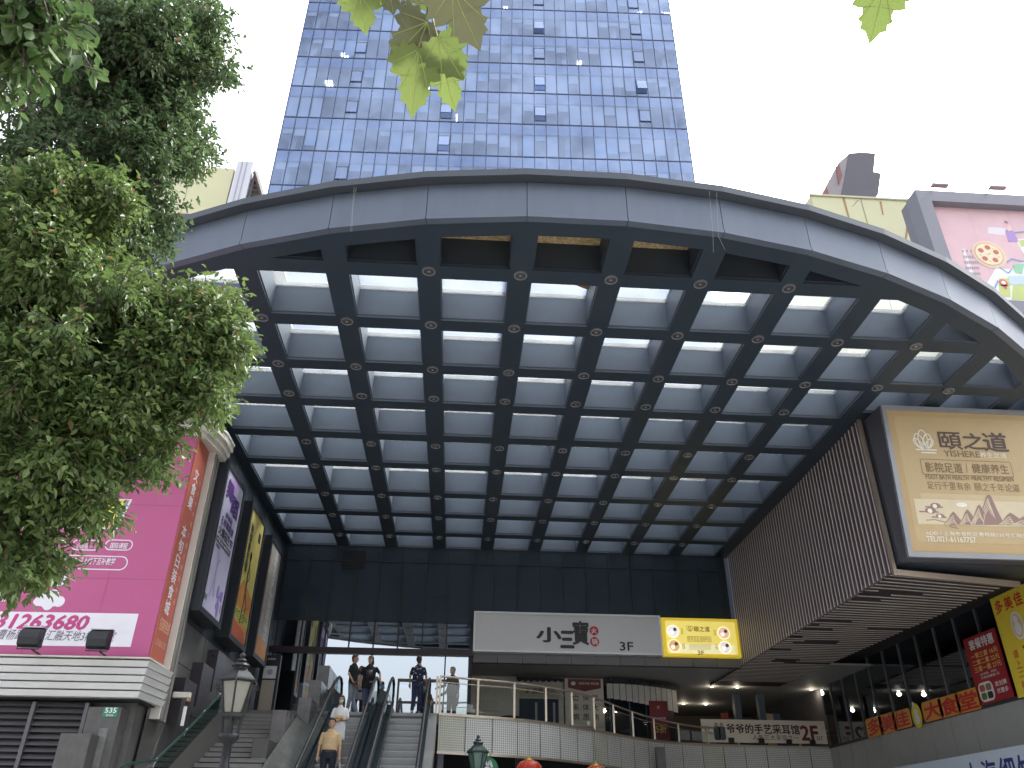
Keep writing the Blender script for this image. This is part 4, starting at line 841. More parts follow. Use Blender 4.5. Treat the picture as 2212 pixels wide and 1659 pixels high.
# parapet and glass handrail of the stair
b = MB(); y0, z0, y1, z1 = 15.2, 1.6, 22.0, 4.45
b.hexa([(-6.24, y0, 0), (-5.98, y0, 0), (-5.98, y1, 0), (-6.24, y1, 0), (-6.24, y0, z0), (-5.98, y0, z0), (-5.98, y1, z1), (-6.24, y1, z1)], granite); b.hexa([(-6.24, y1+.004, 0), (-5.98, y1+.004, 0), (-5.98, 25.04, 0), (-6.24, 25.04, 0), (-6.24, y1+.004, z1), (-5.98, y1+.004, z1), (-5.98, 25.04, 5.1), (-6.24, 25.04, 5.1)], granite); b.build('stair_parapet', lw)
hr = thing('stair_handrail', 'slim green steel handrail climbing the dark granite parapet of the stone stairs', 'handrail', (-5.95, 18, 3)); gm = M('green_steel', (.06, .13, .125), .3, .7, .1)
b = MB(); b.tube([(-5.95, 14.0, 2.1), (-5.95, 16.5, 2.85), (-5.95, 18.0, 3.04), (-5.95, 19.62, 3.77), (-5.95, 20.7, 4.3), (-5.95, 21.8, 4.85), (-5.95, 24.6, 5.9)], .026, gm, 8); b.build('rail', hr)
for y, z in ((18.04, 3.04), (19.62, 3.77), (20.68, 4.3), (21.77, 4.85), (23.2, 5.4)):
    b = MB(); b.tube([(-5.95, y, z), (-5.99, y, z-.12)], .012, steel, 6); b.ball((-5.95, y, z+.02), .03, steel, 8, 6); b.build('bracket', hr)
b = MB(); b.hexa([(-5.985, 18.1, 2.55), (-5.975, 18.1, 2.55), (-5.975, 22, 4.45), (-5.985, 22, 4.45), (-5.985, 18.1, 2.98), (-5.975, 18.1, 2.98), (-5.975, 22, 4.9), (-5.985, 22, 4.9)], glass('green_glass', (.35, .55, .5), .1)); b.build('glass_pane', hr)
# street number plate, camera, pink billboard, floodlights
t = thing('number_plate', 'small green plate with white 535 on the granite plinth', 'plate', (-6.64, 16.98, 3.72)); b = MB(); NB = Board('Y', 16.985); NB.slab(b, -6.79, 3.70, -6.51, 3.88, -.012, 0, flat('plate_green', (.03, .24, .15))); b.build('plate', t); b = MB(); NB.txt(b, '535', -6.755, 3.775, -6.545, 3.865, wht, .004, .03); NB.txt(b, '曹杨路', -6.72, 3.715, -6.58, 3.75, wht, .004); b.build('number', t)
t = thing('security_camera', 'beige bullet security camera with a hanging tag beside the white pilaster', 'camera', (-5.75, 18.4, 4.3)); b = MB(); b.box(-5.98, -5.62, 18.3, 18.42, 4.27, 4.38, cream); b.build('body', t, bevel=.015); b = MB(); b.tube([(-5.66, 18.36, 4.27), (-5.66, 18.36, 4.2)], .06, M('brass_part', (.35, .25, .12), .4, .5), 10); b.tube([(-5.66, 18.36, 4.2), (-5.66, 18.36, 4.13)], .035, black, 10); b.build('lens', t); b = MB(); b.box(-5.71, -5.64, 18.34, 18.35, 3.72, 4.1, whitep); b.build('tag', t)
pbd = thing('pink_school_billboard', 'large magenta school billboard with phone number 31263680 on the left wing', 'billboard', (-9, 17.1, 4.77)); PK = Board('Y', 17.08); r6 = lambda x, y: PK.q(.2725*x, 1206.8+.2725*y); r9 = lambda x, y: PK.q(.2314*x, 932.5+.2314*y)
mag = M('magenta_sheet', (.47, .09, .235), .42, 0, .09, .9, .35, 1.6); b = MB(); PK.slab(b, -14, 4.78, -6.2, 9.77, -.05, 0, mag); b.build('sheet', pbd); b = MB(); pw_ = flat('board_white', (.78, .76, .82), .45); dmag = flat('board_pink_text', (.50, .05, .22), .45); gy = flat('board_grey_text', (.16, .14, .17), .45)
[PK.rect(b, x, 4.78, x+.012, 9.77, flat('magenta_seam', (.36, .06, .17)), .003) for x in (-12.6, -11.3, -10.0, -8.7, -7.4)]; [PK.rect(b, -14, z, -6.2, z+.01, flat('magenta_seam', (.36, .06, .17)), .0035) for z in (6.4, 8.05)]
a = r6(-300, 690); PK.poly(b, [r6(-400, 680), r6(1035, 700), r6(1100, 437), r6(-400, 412)], pw_, .004)
def T6(s_, x0, y0, x1, y1, m_, bold=0, sh_=.2, f=r6): a = f(x0, y1); c = f(x1, y0); PK.txt(b, s_, a[0], a[1], c[0], c[1], m_, .008, bold, sh_)
T6('021-31263680', -395, 455, 700, 540, dmag, .05, .25); T6('普陀区曹杨路555号汇融天地3楼309室', -240, 578, 915, 635, gy, .005)
for x0, x1, s_, q0, q1 in ((345, 635, '一对一', 425, 555), (657, 947, '小班组', 705, 832), (968, 1252, '国际课程', 1022, 1195)):
    a = r9(x0, 1105); c = r9(x1, 1012); PK.ring(b, a[0], a[1], c[0], c[1], (c[1]-a[1])*.49, .022, pw_, .004, 10); T6(s_, q0, 1042, q1, 1090, pw_, .02, .1, r9)
T6('(3-6人)', 838, 1062, 900, 1086, pw_, .0, .1, r9); a = r9(-500, 1252); c = r9(1208, 1165); PK.ring(b, a[0], a[1], c[0], c[1], (c[1]-a[1])*.49, .022, pw_, .004, 10); T6('双螺旋教育模式, 线上线下互补教学', 400, 1180, 1080, 1232, pw_, .015, .1, r9)
# cloud shape (its code is left out), ribbon, picture panel, white banner
for x, y, r in ((380, 330, .16), (330, 330, .12), (430, 330, .13), (300, 340, .09), (470, 340, .11), (350, 300, .11), (420, 290, .12), (380, 370, .1)): c = r6(x, y); PK.disc(b, c[0], c[1], r, pw_, .004+.0002*r)
c = r9(530, 1385); PK.disc(b, c[0], c[1], .22, pw_, .0045, .13); c = r9(495, 1388); PK.disc(b, c[0], c[1], .045, gy, .0085); a = r9(600, 1425); PK.line(b, [r9(600, 1420), r9(635, 1405), r9(640, 1385), r9(610, 1365)], .025, pw_, .0045)
PK.poly(b, [r9(-150, 905), r9(1105, 908), r9(1235, 632), r9(-60, 600)], pw_, .004); PK.poly(b, [r9(-150, 890), r9(1085, 895), r9(1210, 640), r9(-60, 610)], flat('panel_grey', (.3, .27, .30)), .006)
PK.poly(b, [r9(650, 880), r9(1045, 890), r9(1180, 640), r9(760, 640)], flat('panel_yellow', (.80, .72, .12)), .008); PK.poly(b, [r9(980, 890), r9(1045, 892), r9(1050, 850), r9(1000, 830)], flat('panel_orange', (.7, .3, .12)), .010); PK.poly(b, [r9(-100, 880), r9(600, 885), r9(660, 650), r9(-50, 620)], flat('panel_white', (.75, .74, .78)), .008)
for k in range(5): p = r9(100+k*100, 760); PK.disc(b, p[0], p[1], .1, flat('panel_dots%d' % (k % 2), ((.6, .3, .2), (.2, .2, .25))[k % 2]), .012)
PK.rrect(b, r9(-200, 280)[0], r9(0, 275)[1], r9(1560, 0)[0], r9(0, 170)[1], .12, pw_, .004); PK.poly(b, [r9(-30, 1585), r9(45, 1585), r9(95, 1490), r9(-30, 1480)], pw_, .004); PK.poly(b, [r9(180, 540), r9(330, 560), r9(380, 390), r9(240, 400)], flat('panel_white', (.75, .74, .78)), .0045)
b.build('print', pbd)
osb_ = Board('L', -6.18); ob = thing('orange_side_banner', 'narrow orange red banner with white characters wrapping the side of the pink billboard', 'banner', (-6.2, 17.5, 4.8)); b = MB(); osb_.slab(b, 17.08, 4.78, 17.93, 9.76, -.03, 0, flat('orange_red', (.44, .11, .075))); b.build('sheet', ob); b = MB()
osb_.vtxt(b, '文食果 本旬臼装食城', 17.42, 9.1, 5.75, .32, pw_, .004, .02); osb_.txt(b, '招商热线', 17.2, 5.42, 17.85, 5.68, flat('side_peach', (.7, .42, .3)), .004, .02); osb_.txt(b, '150 8006 7057', 17.2, 5.12, 17.85, 5.25, flat('side_peach', (.7, .42, .3)), .004); osb_.vtxt(b, '文化美食餐饮娱乐购物休闲', 17.75, 9.0, 6.0, .13, flat('side_peach', (.7, .42, .3)), .004); b.build('lettering', ob)
b = MB(); b.box(-6.2, -6.185, 17.935, 17.95, 4.78, 9.6, black); b.build('edge_strip', ob)
fl = None
for (hx, hy, bx_, by_), lab in (((245, 630, 340, 780), 'left black floodlight on a short arm in front of the pink billboard'), ((780, 645, 860, 795), 'right black floodlight on a short arm in front of the pink billboard')):
    p = atY(.2725*bx_, 1206.8+.2725*by_, 17.0); h = atY(.2725*hx, 1206.8+.2725*hy, 16.2)
    if fl is None:
        d = h-p; t = fl = thing('floodlight', lab, 'floodlight', p, 'floodlights on the slatted ledge'); base = p
        b = MB(); b.tube([p, p+d*.75+Vector((0, 0, -.12))], .02, black, 8); b.build('arm', t); b = MB()
        b.tube([h+Vector((-.2, 0, -.02)), h+Vector((-.2, 0, -.2)), h+Vector((.2, 0, -.2)), h+Vector((.2, 0, -.02))], .012, black, 6); b.build('bracket', t)
        b = MB(); prof = [(-.02, -.17), (-.10, -.13), (-.13, 0), (-.11, .1), (-.02, .18), (.12, .2), (.12, -.16)]
        b.prism([h+Vector((-.19, y, z)) for y, z in prof], (.38, 0, 0), M('floodlight_body', (.025, .028, .032), .35, .4, .2)); b.build('housing', t, bevel=.01); b = MB(); b.box(h.x-.2, h.x+.2, h.y-.03, h.y+.14, h.z+.195, h.z+.215, steel); b.build('clip', t)
    else: o = copy_tree(fl); o.location = p; o['label'] = lab
# light boxes on the court wall
lbf = M('lightbox_frame', (.045, .05, .06), .4, .4, .12)
for (y0, y1, z0, z1), nm, lab in (((18.5, 20.38, 6.14, 9.84), 'dance', 'lilac light box poster with purple characters nearest on the left wall'), ((21.25, 23.1, 6.15, 9.85), 'yellow', 'yellow light box poster with a dark slim figure, middle of three on the wall'), ((24.05, 25.8, 6.25, 9.85), 'grey', 'grey orange light box poster with bold characters, farthest on the left wall')):
    t = thing('poster_lightbox', lab, 'light box', (-6.0, y0, z0), 'light boxes on the left court wall'); b = MB(); b.box(XL+.01, -5.9, y0, y1, z0, z1, lbf); b.build('case', t)
    LB = Board('L', -5.87); b = MB(); LB.frame(b, y0, z0, y1, z1, .13, .03, lbf, -.04); b.build('frame', t)
    u0, u1, v0, v1 = y0+.13, y1-.13, z0+.13, z1-.13; wd, ht = u1-u0, v1-v0; X = lambda a, c: (u0+a*wd, v0+c*ht); b = MB()
    def tt(s_, a0, c0, a1, c1, m_, bo=.02): p, q = X(a0, c0), X(a1, c1); LB.txt(b, s_, p[0], p[1], q[0], q[1], m_, .008, bo)
    if nm == 'dance':
        LB.rect(b, u0, v0, u1, v1, flat('lilac_sheet', (.42, .40, .55)), .002); pur = flat('deep_purple', (.07, .02, .16)); LB.poly(b, [X(.35, 1), X(.7, 1), X(.6, .9), X(.3, .86)], flat('purple_haze', (.40, .25, .52)), .004)
        tt('舞', .12, .80, .48, .94, pur, .05); tt('蹈', .48, .74, .88, .88, pur, .05); tt('零基础', .3, .67, .7, .71, pur); tt('名师舞蹈课', .12, .60, .85, .66, pur, .02); tt('火爆招生中', .1, .52, .92, .59, ink, .03); LB.rect(b, *X(.08, .465), *X(.9, .505), ink, .006); tt('芭蕾·民族·街舞·爵士', .12, .474, .86, .496, pw_, .0); tt('免费试听', .1, .43, .35, .455, ink); 
        LB.line(b, [X(.3, .42), X(.36, .34), X(.5, .39)], .05, flat('dancer', (.32, .26, .44)), .006); LB.line(b, [X(.36, .35), X(.37, .24), X(.25, .1)], .06, flat('dancer', (.32, .26, .44)), .0065); LB.line(b, [X(.37, .24), X(.47, .12)], .05, flat('dancer', (.32, .26, .44)), .007)
        for k in range(9): a = random.uniform(.6, .95); LB.disc(b, *X(a, random.uniform(.06, .2)), random.uniform(.03, .1), flat('purple_splash', (.2, .13, .36)), .006+.0003*k, random.uniform(.06, .2))
        tt('N', .06, .06, .16, .1, ink)
    elif nm == 'yellow':
        LB.rect(b, u0, v0, u1, v1, flat('ochre_sheet', (.50, .43, .13), .5, 0, .25), .002); LB.poly(b, [X(0, 0), X(1, 0), X(1, .36), X(.5, .42), X(.25, .44), X(0, .33)], flat('rust_orange', (.45, .19, .05), .5, 0, .3), .004); LB.rect(b, *X(0, .13), *X(1, .22), flat('lime_band', (.38, .40, .07)), .006); LB.poly(b, [X(0, 0), X(1, 0), X(.85, .09), X(.1, .12)], flat('brick_red', (.32, .07, .03)), .006)
        LB.disc(b, *X(.45, .655), .1, ink, .008, .12); LB.line(b, [X(.45, .65), X(.44, .5), X(.48, .36), X(.42, .12)], .09, ink, .008); LB.line(b, [X(.48, .36), X(.66, .28), X(.62, .2)], .07, ink, .009); LB.line(b, [X(.44, .58), X(.6, .5), X(.5, .45)], .045, ink, .0095); LB.line(b, [X(.05, .16), X(.95, .3)], .012, ink, .01); LB.line(b, [X(.05, .3), X(.95, .12)], .012, ink, .0105)
        LB.rrect(b, *X(.72, .82), *X(.88, .90), .04, ink, .006); LB.vtxt(b, '瑜伽普拉提', X(.22, 0)[0], X(0, .9)[1], X(0, .5)[1], .28, ink, .008, .02); tt('FITNESS', .1, .17, .9, .205, ink); tt('YOGA', .1, .135, .7, .165, ink)
    else:
        LB.rect(b, u0, v0, u1, v1, flat('grey_poster', (.30, .29, .28), .5, 0, .2), .002); LB.poly(b, [X(0, 0), X(1, 0), X(1, .12), X(0, .18)], flat('poster_orange', (.45, .22, .1), .5, 0, .3), .004); LB.vtxt(b, '美食百汇品味生活', X(.62, 0)[0], X(0, .97)[1], X(0, .18)[1], .5, flat('poster_grey_text', (.5, .48, .47)), .006, .04); LB.vtxt(b, '全新升级盛大开业', X(.22, 0)[0], X(0, .95)[1], X(0, .3)[1], .24, flat('poster_orange_text', (.55, .35, .22)), .006, .02)
    b.build('poster', t)

# left yellow building behind
yl = thing('yellow_hall', 'pale yellow building with white corner column and gabled end behind the camphor tree', 'building', (-13, 27, 0)); P24 = lambda x, y, Y=24: atY(.3333*x, .3333*y, Y)
b = MB(); b.box(-22, -9.7, 24, 34, 8, 24.95, yellowp); b.build('wall', yl); b = MB()
for x in (-11.3, -13.2, -15): b.box(x, x+.02, 23.985, 23.998, 10, 24.9, flat('seam', (.36, .34, .2)))
b.box(-22, -9.8, 23.9, 24, 22.2, 22.4, flat('brown_ledge', (.14, .10, .08))); b.build('seams', yl); b = MB()
b.hexa([(-9.72, 23.9, 8), (-9.0, 23.9, 8), (-9.0, 34, 8), (-9.72, 34, 8), (-9.6, 23.9, 25.27), (-8.97, 23.9, 25.27), (-8.97, 34, 25.27), (-9.6, 34, 25.27)], M('lavender_white', (.66, .66, .74), .5, .1, .06))
for x in (-9.4, -9.22): b.box(x-.015, x+.015, 23.86, 23.89, 8, 25.3, greyclad)
b.build('corner_column', yl); b = MB(); gb_ = M('gable_brown', (.12, .10, .09), .6); p0, p1, p2, p3 = P24(1655, 1115), P24(1712, 1310), P24(1640, 1310), P24(1605, 1310)
b.tube([p0, p1], .1, gb_, 4); b.tube([p0, p3], .05, gb_, 4); q0 = P24(1655, 1150)
for k in range(5): a = p0.lerp(p3, .3+k*.15); c = p0.lerp(p1, .3+k*.15); b.tube([a, c], .035, gb_, 4)
b.prism([p0+Vector((0, .1, 0)), p1+Vector((0, .1, 0)), p3+Vector((0, .1, 0))], (0, 6, 0), M('gable_dark', (.1, .09, .09), .7)); b.build('gable', yl)

# ================================================================ stairs, stepped blocks, escalators
st = MB(); n = 34
for k in range(n):
    z1 = 4.95-.145*k; y = 25.05-.36*(k+1); st.box(-5.97, -4.42, y, 25.04, z1-.145-.145, z1-.145, stepstone) if z1 > .3 else None
b = MB()
for k in range(n):
    z1 = 4.95-.145*(k+1); y = 25.04-.36*(k+1)
    if z1 <= .02: break
    b.add([(-5.97, y, z1-.145), (-4.42, y, z1-.145), (-4.42, y, z1-.02), (-5.97, y, z1-.02), (-5.97, y-.025, z1-.02), (-4.42, y-.025, z1-.02), (-4.42, y-.025, z1), (-5.97, y-.025, z1), (-4.42, y+.37, z1), (-5.97, y+.37, z1)], [(0, 1, 2, 3), (3, 2, 5, 4), (4, 5, 6, 7), (7, 6, 8, 9)], stepstone); b.box(-5.968, -4.422, y-.004, y+.004, z1-.145, z1-.085, joint)
stz = thing('stone_staircase', 'flight of grey stone steps between the left wall and the stepped granite blocks', 'stairs', (-5.2, 20, 0)); b.build('steps', stz)
bl = thing('stepped_parapet', 'stepped row of polished granite blocks between the stone stairs and the escalators', 'parapet', (-4.3, 22, 0))
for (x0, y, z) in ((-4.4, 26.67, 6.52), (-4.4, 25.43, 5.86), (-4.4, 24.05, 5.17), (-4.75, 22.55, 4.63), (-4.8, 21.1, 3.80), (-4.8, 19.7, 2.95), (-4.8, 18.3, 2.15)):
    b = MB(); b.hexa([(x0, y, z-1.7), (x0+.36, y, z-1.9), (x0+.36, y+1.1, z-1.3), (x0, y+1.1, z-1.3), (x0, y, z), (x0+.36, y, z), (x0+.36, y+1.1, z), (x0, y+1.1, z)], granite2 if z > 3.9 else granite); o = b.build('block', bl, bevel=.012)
b = MB(); b.hexa([(-4.38, 17, 0), (-3.72, 17, 0), (-3.72, 27.6, 0), (-4.38, 27.6, 0), (-4.38, 17, 1.55), (-3.72, 17, 1.15), (-3.72, 27.6, 5.8), (-4.38, 27.6, 6.3)], granite_l)
for k in range(6): y = 19+k*1.35; z = 1.9+.45*k; b.hexa([(-4.30, y, z), (-3.9, y-.05, z-.2), (-3.86, y+.7, z), (-4.3, y+.8, z+.2), (-4.28, y+.1, z+.75), (-4.0, y, z+.55), (-3.95, y+.6, z+.75), (-4.3, y+.7, z+.95)], granite_l); b.build('sloped_base', bl)
kio = thing('direction_stand', 'dark upright notice stand with two pale panels beside the glass doors', 'stand', (-5.75, 26.4, 4.95)); D = Board('Y', 26.4); b = MB(); b.box(-6.15, -5.55, 26.42, 26.6, 4.95, 6.75, black); b.build('body', kio); b = MB(); D.rect(b, -6.02, 6.05, -5.62, 6.42, flat('notice_white', (.6, .6, .62)), 0); D.rect(b, -6.02, 5.0, -5.62, 6.0, flat('notice_beige', (.40, .34, .28)), 0); D.txt(b, '公告栏', -5.95, 6.6, -5.7, 6.66, wht, .002); D.disc(b, -5.82, 6.24, .09, flat('notice_grey', (.3, .32, .42)), .004); b.build('panels', kio)

stepm = M('escalator_step', (.36, .36, .36), .35, .6, .12, 3, stretch=(30, 1, 1)); deckm = M('teal_black_deck', (.022, .034, .040), .3, .5, .2, 2); skirt = M('skirt_steel', (.16, .17, .18), .3, .8, .1); balg = glass('balustrade_glass', (.62, .72, .74), .10)
SLP = math.tan(R_(30))
def esc(x0, x1, lab):
    t = thing('escalator', lab, 'escalator', ((x0+x1)/2, 20, 0), 'pair of escalators')
    ln = lambda y: 4.95-(25.05-y)*SLP
    for k in range(25):
        z = 4.95-.2*k; y = 25.05-.3464*k
        b = MB(); b.add([(x0, y, z), (x1, y, z), (x1, y+.35, z), (x0, y+.35, z), (x0, y-.01, z-.03), (x1, y-.01, z-.03), (x0, y+.02, z-.2), (x1, y+.02, z-.2)], [(0, 1, 2, 3), (4, 5, 1, 0), (6, 7, 5, 4)], stepm)
        b.box(x0, x1, y-.002, y+.03, z, z+.003, M('step_edge', (.10, .10, .10), .4, .4)); b.build('step', t)
    for sx, side in ((x0, -1), (x1, 1)):
        xi = sx; xo = sx+side*.14
        a, c = min(xi, xo), max(xi, xo); yb0 = 16.6
        b = MB(); b.hexa([(a, yb0, ln(yb0)-.35), (c, yb0, ln(yb0)-.35), (c, 25.3, 4.75), (a, 25.3, 4.75), (a, yb0, ln(yb0)+.24), (c, yb0, ln(yb0)+.24), (c, 25.3, 5.2), (a, 25.3, 5.2)], deckm); b.box(a, c, 25.3, 26.3, 4.9, 5.15, deckm)
        b.hexa([(xi-.002, yb0, ln(yb0)+.2), (xi+side*.01, yb0, ln(yb0)+.2), (xi+side*.01, 25.2, 5.14), (xi-.002, 25.2, 5.14), (xi-.002, yb0, ln(yb0)+.26), (xi+side*.01, yb0, ln(yb0)+.26), (xi+side*.01, 25.2, 5.22), (xi-.002, 25.2, 5.22)], skirt); b.build('skirt', t)
        xc = sx+side*.08; path = [(xc, y, ln(y)+.98) for y in np.linspace(16.4, 24.6, 12)]+[(xc, 25.1, 5.86), (xc, 25.5, 5.98), (xc, 25.95, 6.0), (xc, 26.2, 5.9), (xc, 26.33, 5.66), (xc, 26.25, 5.4), (xc, 26.1, 5.25)]
        b = MB(); b.tube(path, .042, rubber, 10); b.build('handrail', t, True)
        g_ = MB(); up = path[:-2]; lo = [(p[0], min(p[1], 26.3), max(ln(p[1])+.22, 0) if p[1] < 25.1 else 5.17) for p in up]
        for i in range(len(up)-1): g_.quad(lo[i], lo[i+1], up[i+1], up[i], balg)
        g_.build('glass_balustrade', t)
    b = MB(); b.hexa([(x0, 16.4, -.1), (x1, 16.4, -.1), (x1, 25.3, 3.9), (x0, 25.3, 3.9), (x0, 16.4, .1), (x1, 16.4, .1), (x1, 25.3, 4.6), (x0, 25.3, 4.6)], deckm); b.build('truss', t)
    return t
esc(-3.46, -2.5, 'left escalator bringing two people down beside the granite blocks'); esc(-1.87, -.92, 'right empty escalator with grey steps beside the pale terrace front')
b = MB(); lnE = lambda y: 4.95-(25.05-y)*SLP
b.hexa([(-2.34, 16.6, lnE(16.6)-.3), (-2.02, 16.6, lnE(16.6)-.3), (-2.02, 25.6, 4.9), (-2.34, 25.6, 4.9), (-2.34, 16.6, lnE(16.6)+.25), (-2.02, 16.6, lnE(16.6)+.25), (-2.02, 25.6, 5.3), (-2.34, 25.6, 5.3)], deckm)
for x in (-2.26, -2.1): b.hexa([(x-.006, 16.6, lnE(16.6)+.252), (x+.006, 16.6, lnE(16.6)+.252), (x+.006, 25.5, 5.262), (x-.006, 25.5, 5.262), (x-.006, 16.6, lnE(16.6)+.268), (x+.006, 16.6, lnE(16.6)+.268), (x+.006, 25.5, 5.277), (x-.006, 25.5, 5.277)], skirt)
tag(b.build('escalator_deck'), 'dark teal metal deck filling the gap between the two escalators', 'deck')
b = MB(); b.hexa([(-.78, 16.6, lnE(16.6)-.6), (-.55, 16.6, lnE(16.6)-.6), (-.55, 25.0, 4.2), (-.78, 25.0, 4.2), (-.78, 16.6, lnE(16.6)+.12), (-.55, 16.6, lnE(16.6)+.12), (-.55, 25.0, 4.95), (-.78, 25.0, 4.95)], M('truss_cladding', (.30, .29, .28), .35, .5, .15)); tag(b.build('escalator_cladding'), 'brushed metal side cladding of the right escalator beside the terrace', 'cladding')
b = MB(); b.box(-.4, 14.2, 33, 33.1, 0, 4.6, room); b.box(-3.6, -.5, 26.5, 26.6, 0, 4.6, room); b.box(2, 2.3, 28.5, 28.8, 0, 4.65, granite); b.box(7, 7.3, 30, 30.3, 0, 4.65, granite); tag(b.build('lower_arcade'), 'dark lower arcade with granite posts under the pale terrace', 'arcade')

# ================================================================ street lamps, lanterns, round sign
lp_m = M('lamp_iron', (.013, .014, .016), .42, .3, .15, 5); lpg = M('frosted_pane', (.23, .225, .185), .35, 0, .15, 2)
def street_lamp(loc, lab, iron, pane, rz):
    t = thing('street_lamp', lab, 'street lamp', loc, 'lantern street lamps'); x, y, z = loc; c = (x, y, 0)
    b = MB(); b.lathe([(.19, 0), (.19, .25), (.13, .3), (.11, .9), (.075, .98), (.06, 1.0), (.058, 2.3), (.085, 2.34), (.085, 2.44), (.055, 2.5), (.055, 2.72), (.10, 2.76), (.13, 2.8), (.13, 2.85)], c, iron, 20); b.build('post', t, True)
    b = MB()   # open gallery below the lantern
    for k in range(6): a = math.pi/3*(k+.5); b.tube([(x+.115*math.cos(a), y+.115*math.sin(a), 2.85), (x+.14*math.cos(a), y+.14*math.sin(a), 3.05)], .012, iron, 6)
    b.tube([(x, y, 2.85), (x, y, 3.05)], .03, iron, 8); b.lathe([(.14, 3.04), (.155, 3.06), (.155, 3.1), (.14, 3.11)], c, iron, 6, rot=.5); b.build('gallery', t)
    b = MB(); b.lathe([(.125, 3.112), (.215, 3.498)], c, pane, 6, rot=.5); b.build('glass', t); b = MB()
    for k in range(6): a = math.pi/3*(k+.5); b.tube([(x+.135*math.cos(a), y+.135*math.sin(a), 3.1), (x+.225*math.cos(a), y+.225*math.sin(a), 3.5)], .014, iron, 6)
    b.build('frame_bars', t)
    b = MB(); b.lathe([(.245, 3.49), (.265, 3.515), (.25, 3.54), (.13, 3.64), (.1, 3.67), (.1, 3.69)], c, iron, 6, rot=.5); b.lathe([(.11, 3.69), (.125, 3.71), (.1, 3.74), (.06, 3.75), (.075, 3.775), (.05, 3.80), (.03, 3.81), (.045, 3.84), (.03, 3.87), (.005, 3.89)], c, iron, 16); b.build('roof', t)
    b = MB()   # scroll ornament at the eave
    for k in range(6): a = math.pi/3*(k+.5); b.tube([(x+(.25+.05*math.sin(q))*math.cos(a), y+(.25+.05*math.sin(q))*math.sin(a), 3.5-.03*q+.02*math.cos(q*2)) for q in np.linspace(0, 3, 7)], .007, iron, 5)
    b.build('scrolls', t); t.rotation_euler.z = rz; return t
l1 = atY(522, 1432, 11.6); street_lamp((l1.x, 11.6, -.15), 'black iron street lamp with cream lantern in front of the stone stairs', lp_m, lpg, .12)
l2 = atY(1033, 1600, 20.5); street_lamp((l2.x, 20.5, -.13), 'green tinted street lamp whose lantern top shows below the terrace', M('green_iron', (.03, .05, .045), .45, .2, .15), M('green_pane', (.10, .17, .14), .3, 0, .2, 2), .5)
rl = M('lantern_red', (.55, .02, .015), .45, 0, .15, 6); gl_ = M('lantern_gold', (.7, .5, .12), .35, .5)
for (px, py, Y), lab in (((1143, 1639, 24.2), 'left red paper lantern with gold cap hanging below the terrace'), ((1287, 1651, 25.2), 'right red paper lantern with gold cap, cut by the bottom edge')):
    p = atY(px, py, Y); t = thing('red_lantern', lab, 'lantern', (p.x, p.y, p.z-.75), 'red lanterns under the terrace'); b = MB()
    n = 24; prof = [(.12, -.04), (.26, -.1), (.34, -.2), (.37, -.3), (.34, -.4), (.26, -.5), (.12, -.56)]; b.lathe([(r, p.z+z) for r, z in prof], (p.x, p.y, 0), rl, n)
    b.build('shade', t, True); b = MB()
    for k in range(16): a = 2*math.pi*k/16; b.tube([(p.x+(r+.004)*math.cos(a), p.y+(r+.004)*math.sin(a), p.z+z) for r, z in prof], .005, gl_ if k % 2 else rl, 4)
    b.build('ribs', t); b = MB(); b.lathe([(.13, p.z-.05), (.13, p.z), (.1, p.z+.01)], (p.x, p.y, 0), gl_, 16); b.tube([(p.x, p.y, p.z), (p.x, p.y, p.z+.08)], .02, gl_, 8); b.tube([(p.x, p.y, p.z+.08), (p.x, p.y, 4.66)], .006, black, 5); b.build('cap', t)
p = atY(1052, 1662, 24.6); t = thing('round_sign', 'green round shop sign with white marks behind the green street lamp', 'sign', p); RS = Board('Y', 24.6); b = MB(); b.lathe([(.32, 24.62), (.32, 24.68)], (p.x, 0, p.z), flat('sign_green', (.02, .20, .08)), 32, axis=1); b.build('disc', t); b = MB()
RS.line(b, [(p.x-.1, p.z+.05), (p.x-.05, p.z+.2), (p.x+.02, p.z+.08), (p.x+.08, p.z+.22), (p.x+.14, p.z+.05)], .06, wht, .0); RS.disc(b, p.x, p.z-.05, .12, wht, .002); b.build('white_marks', t)

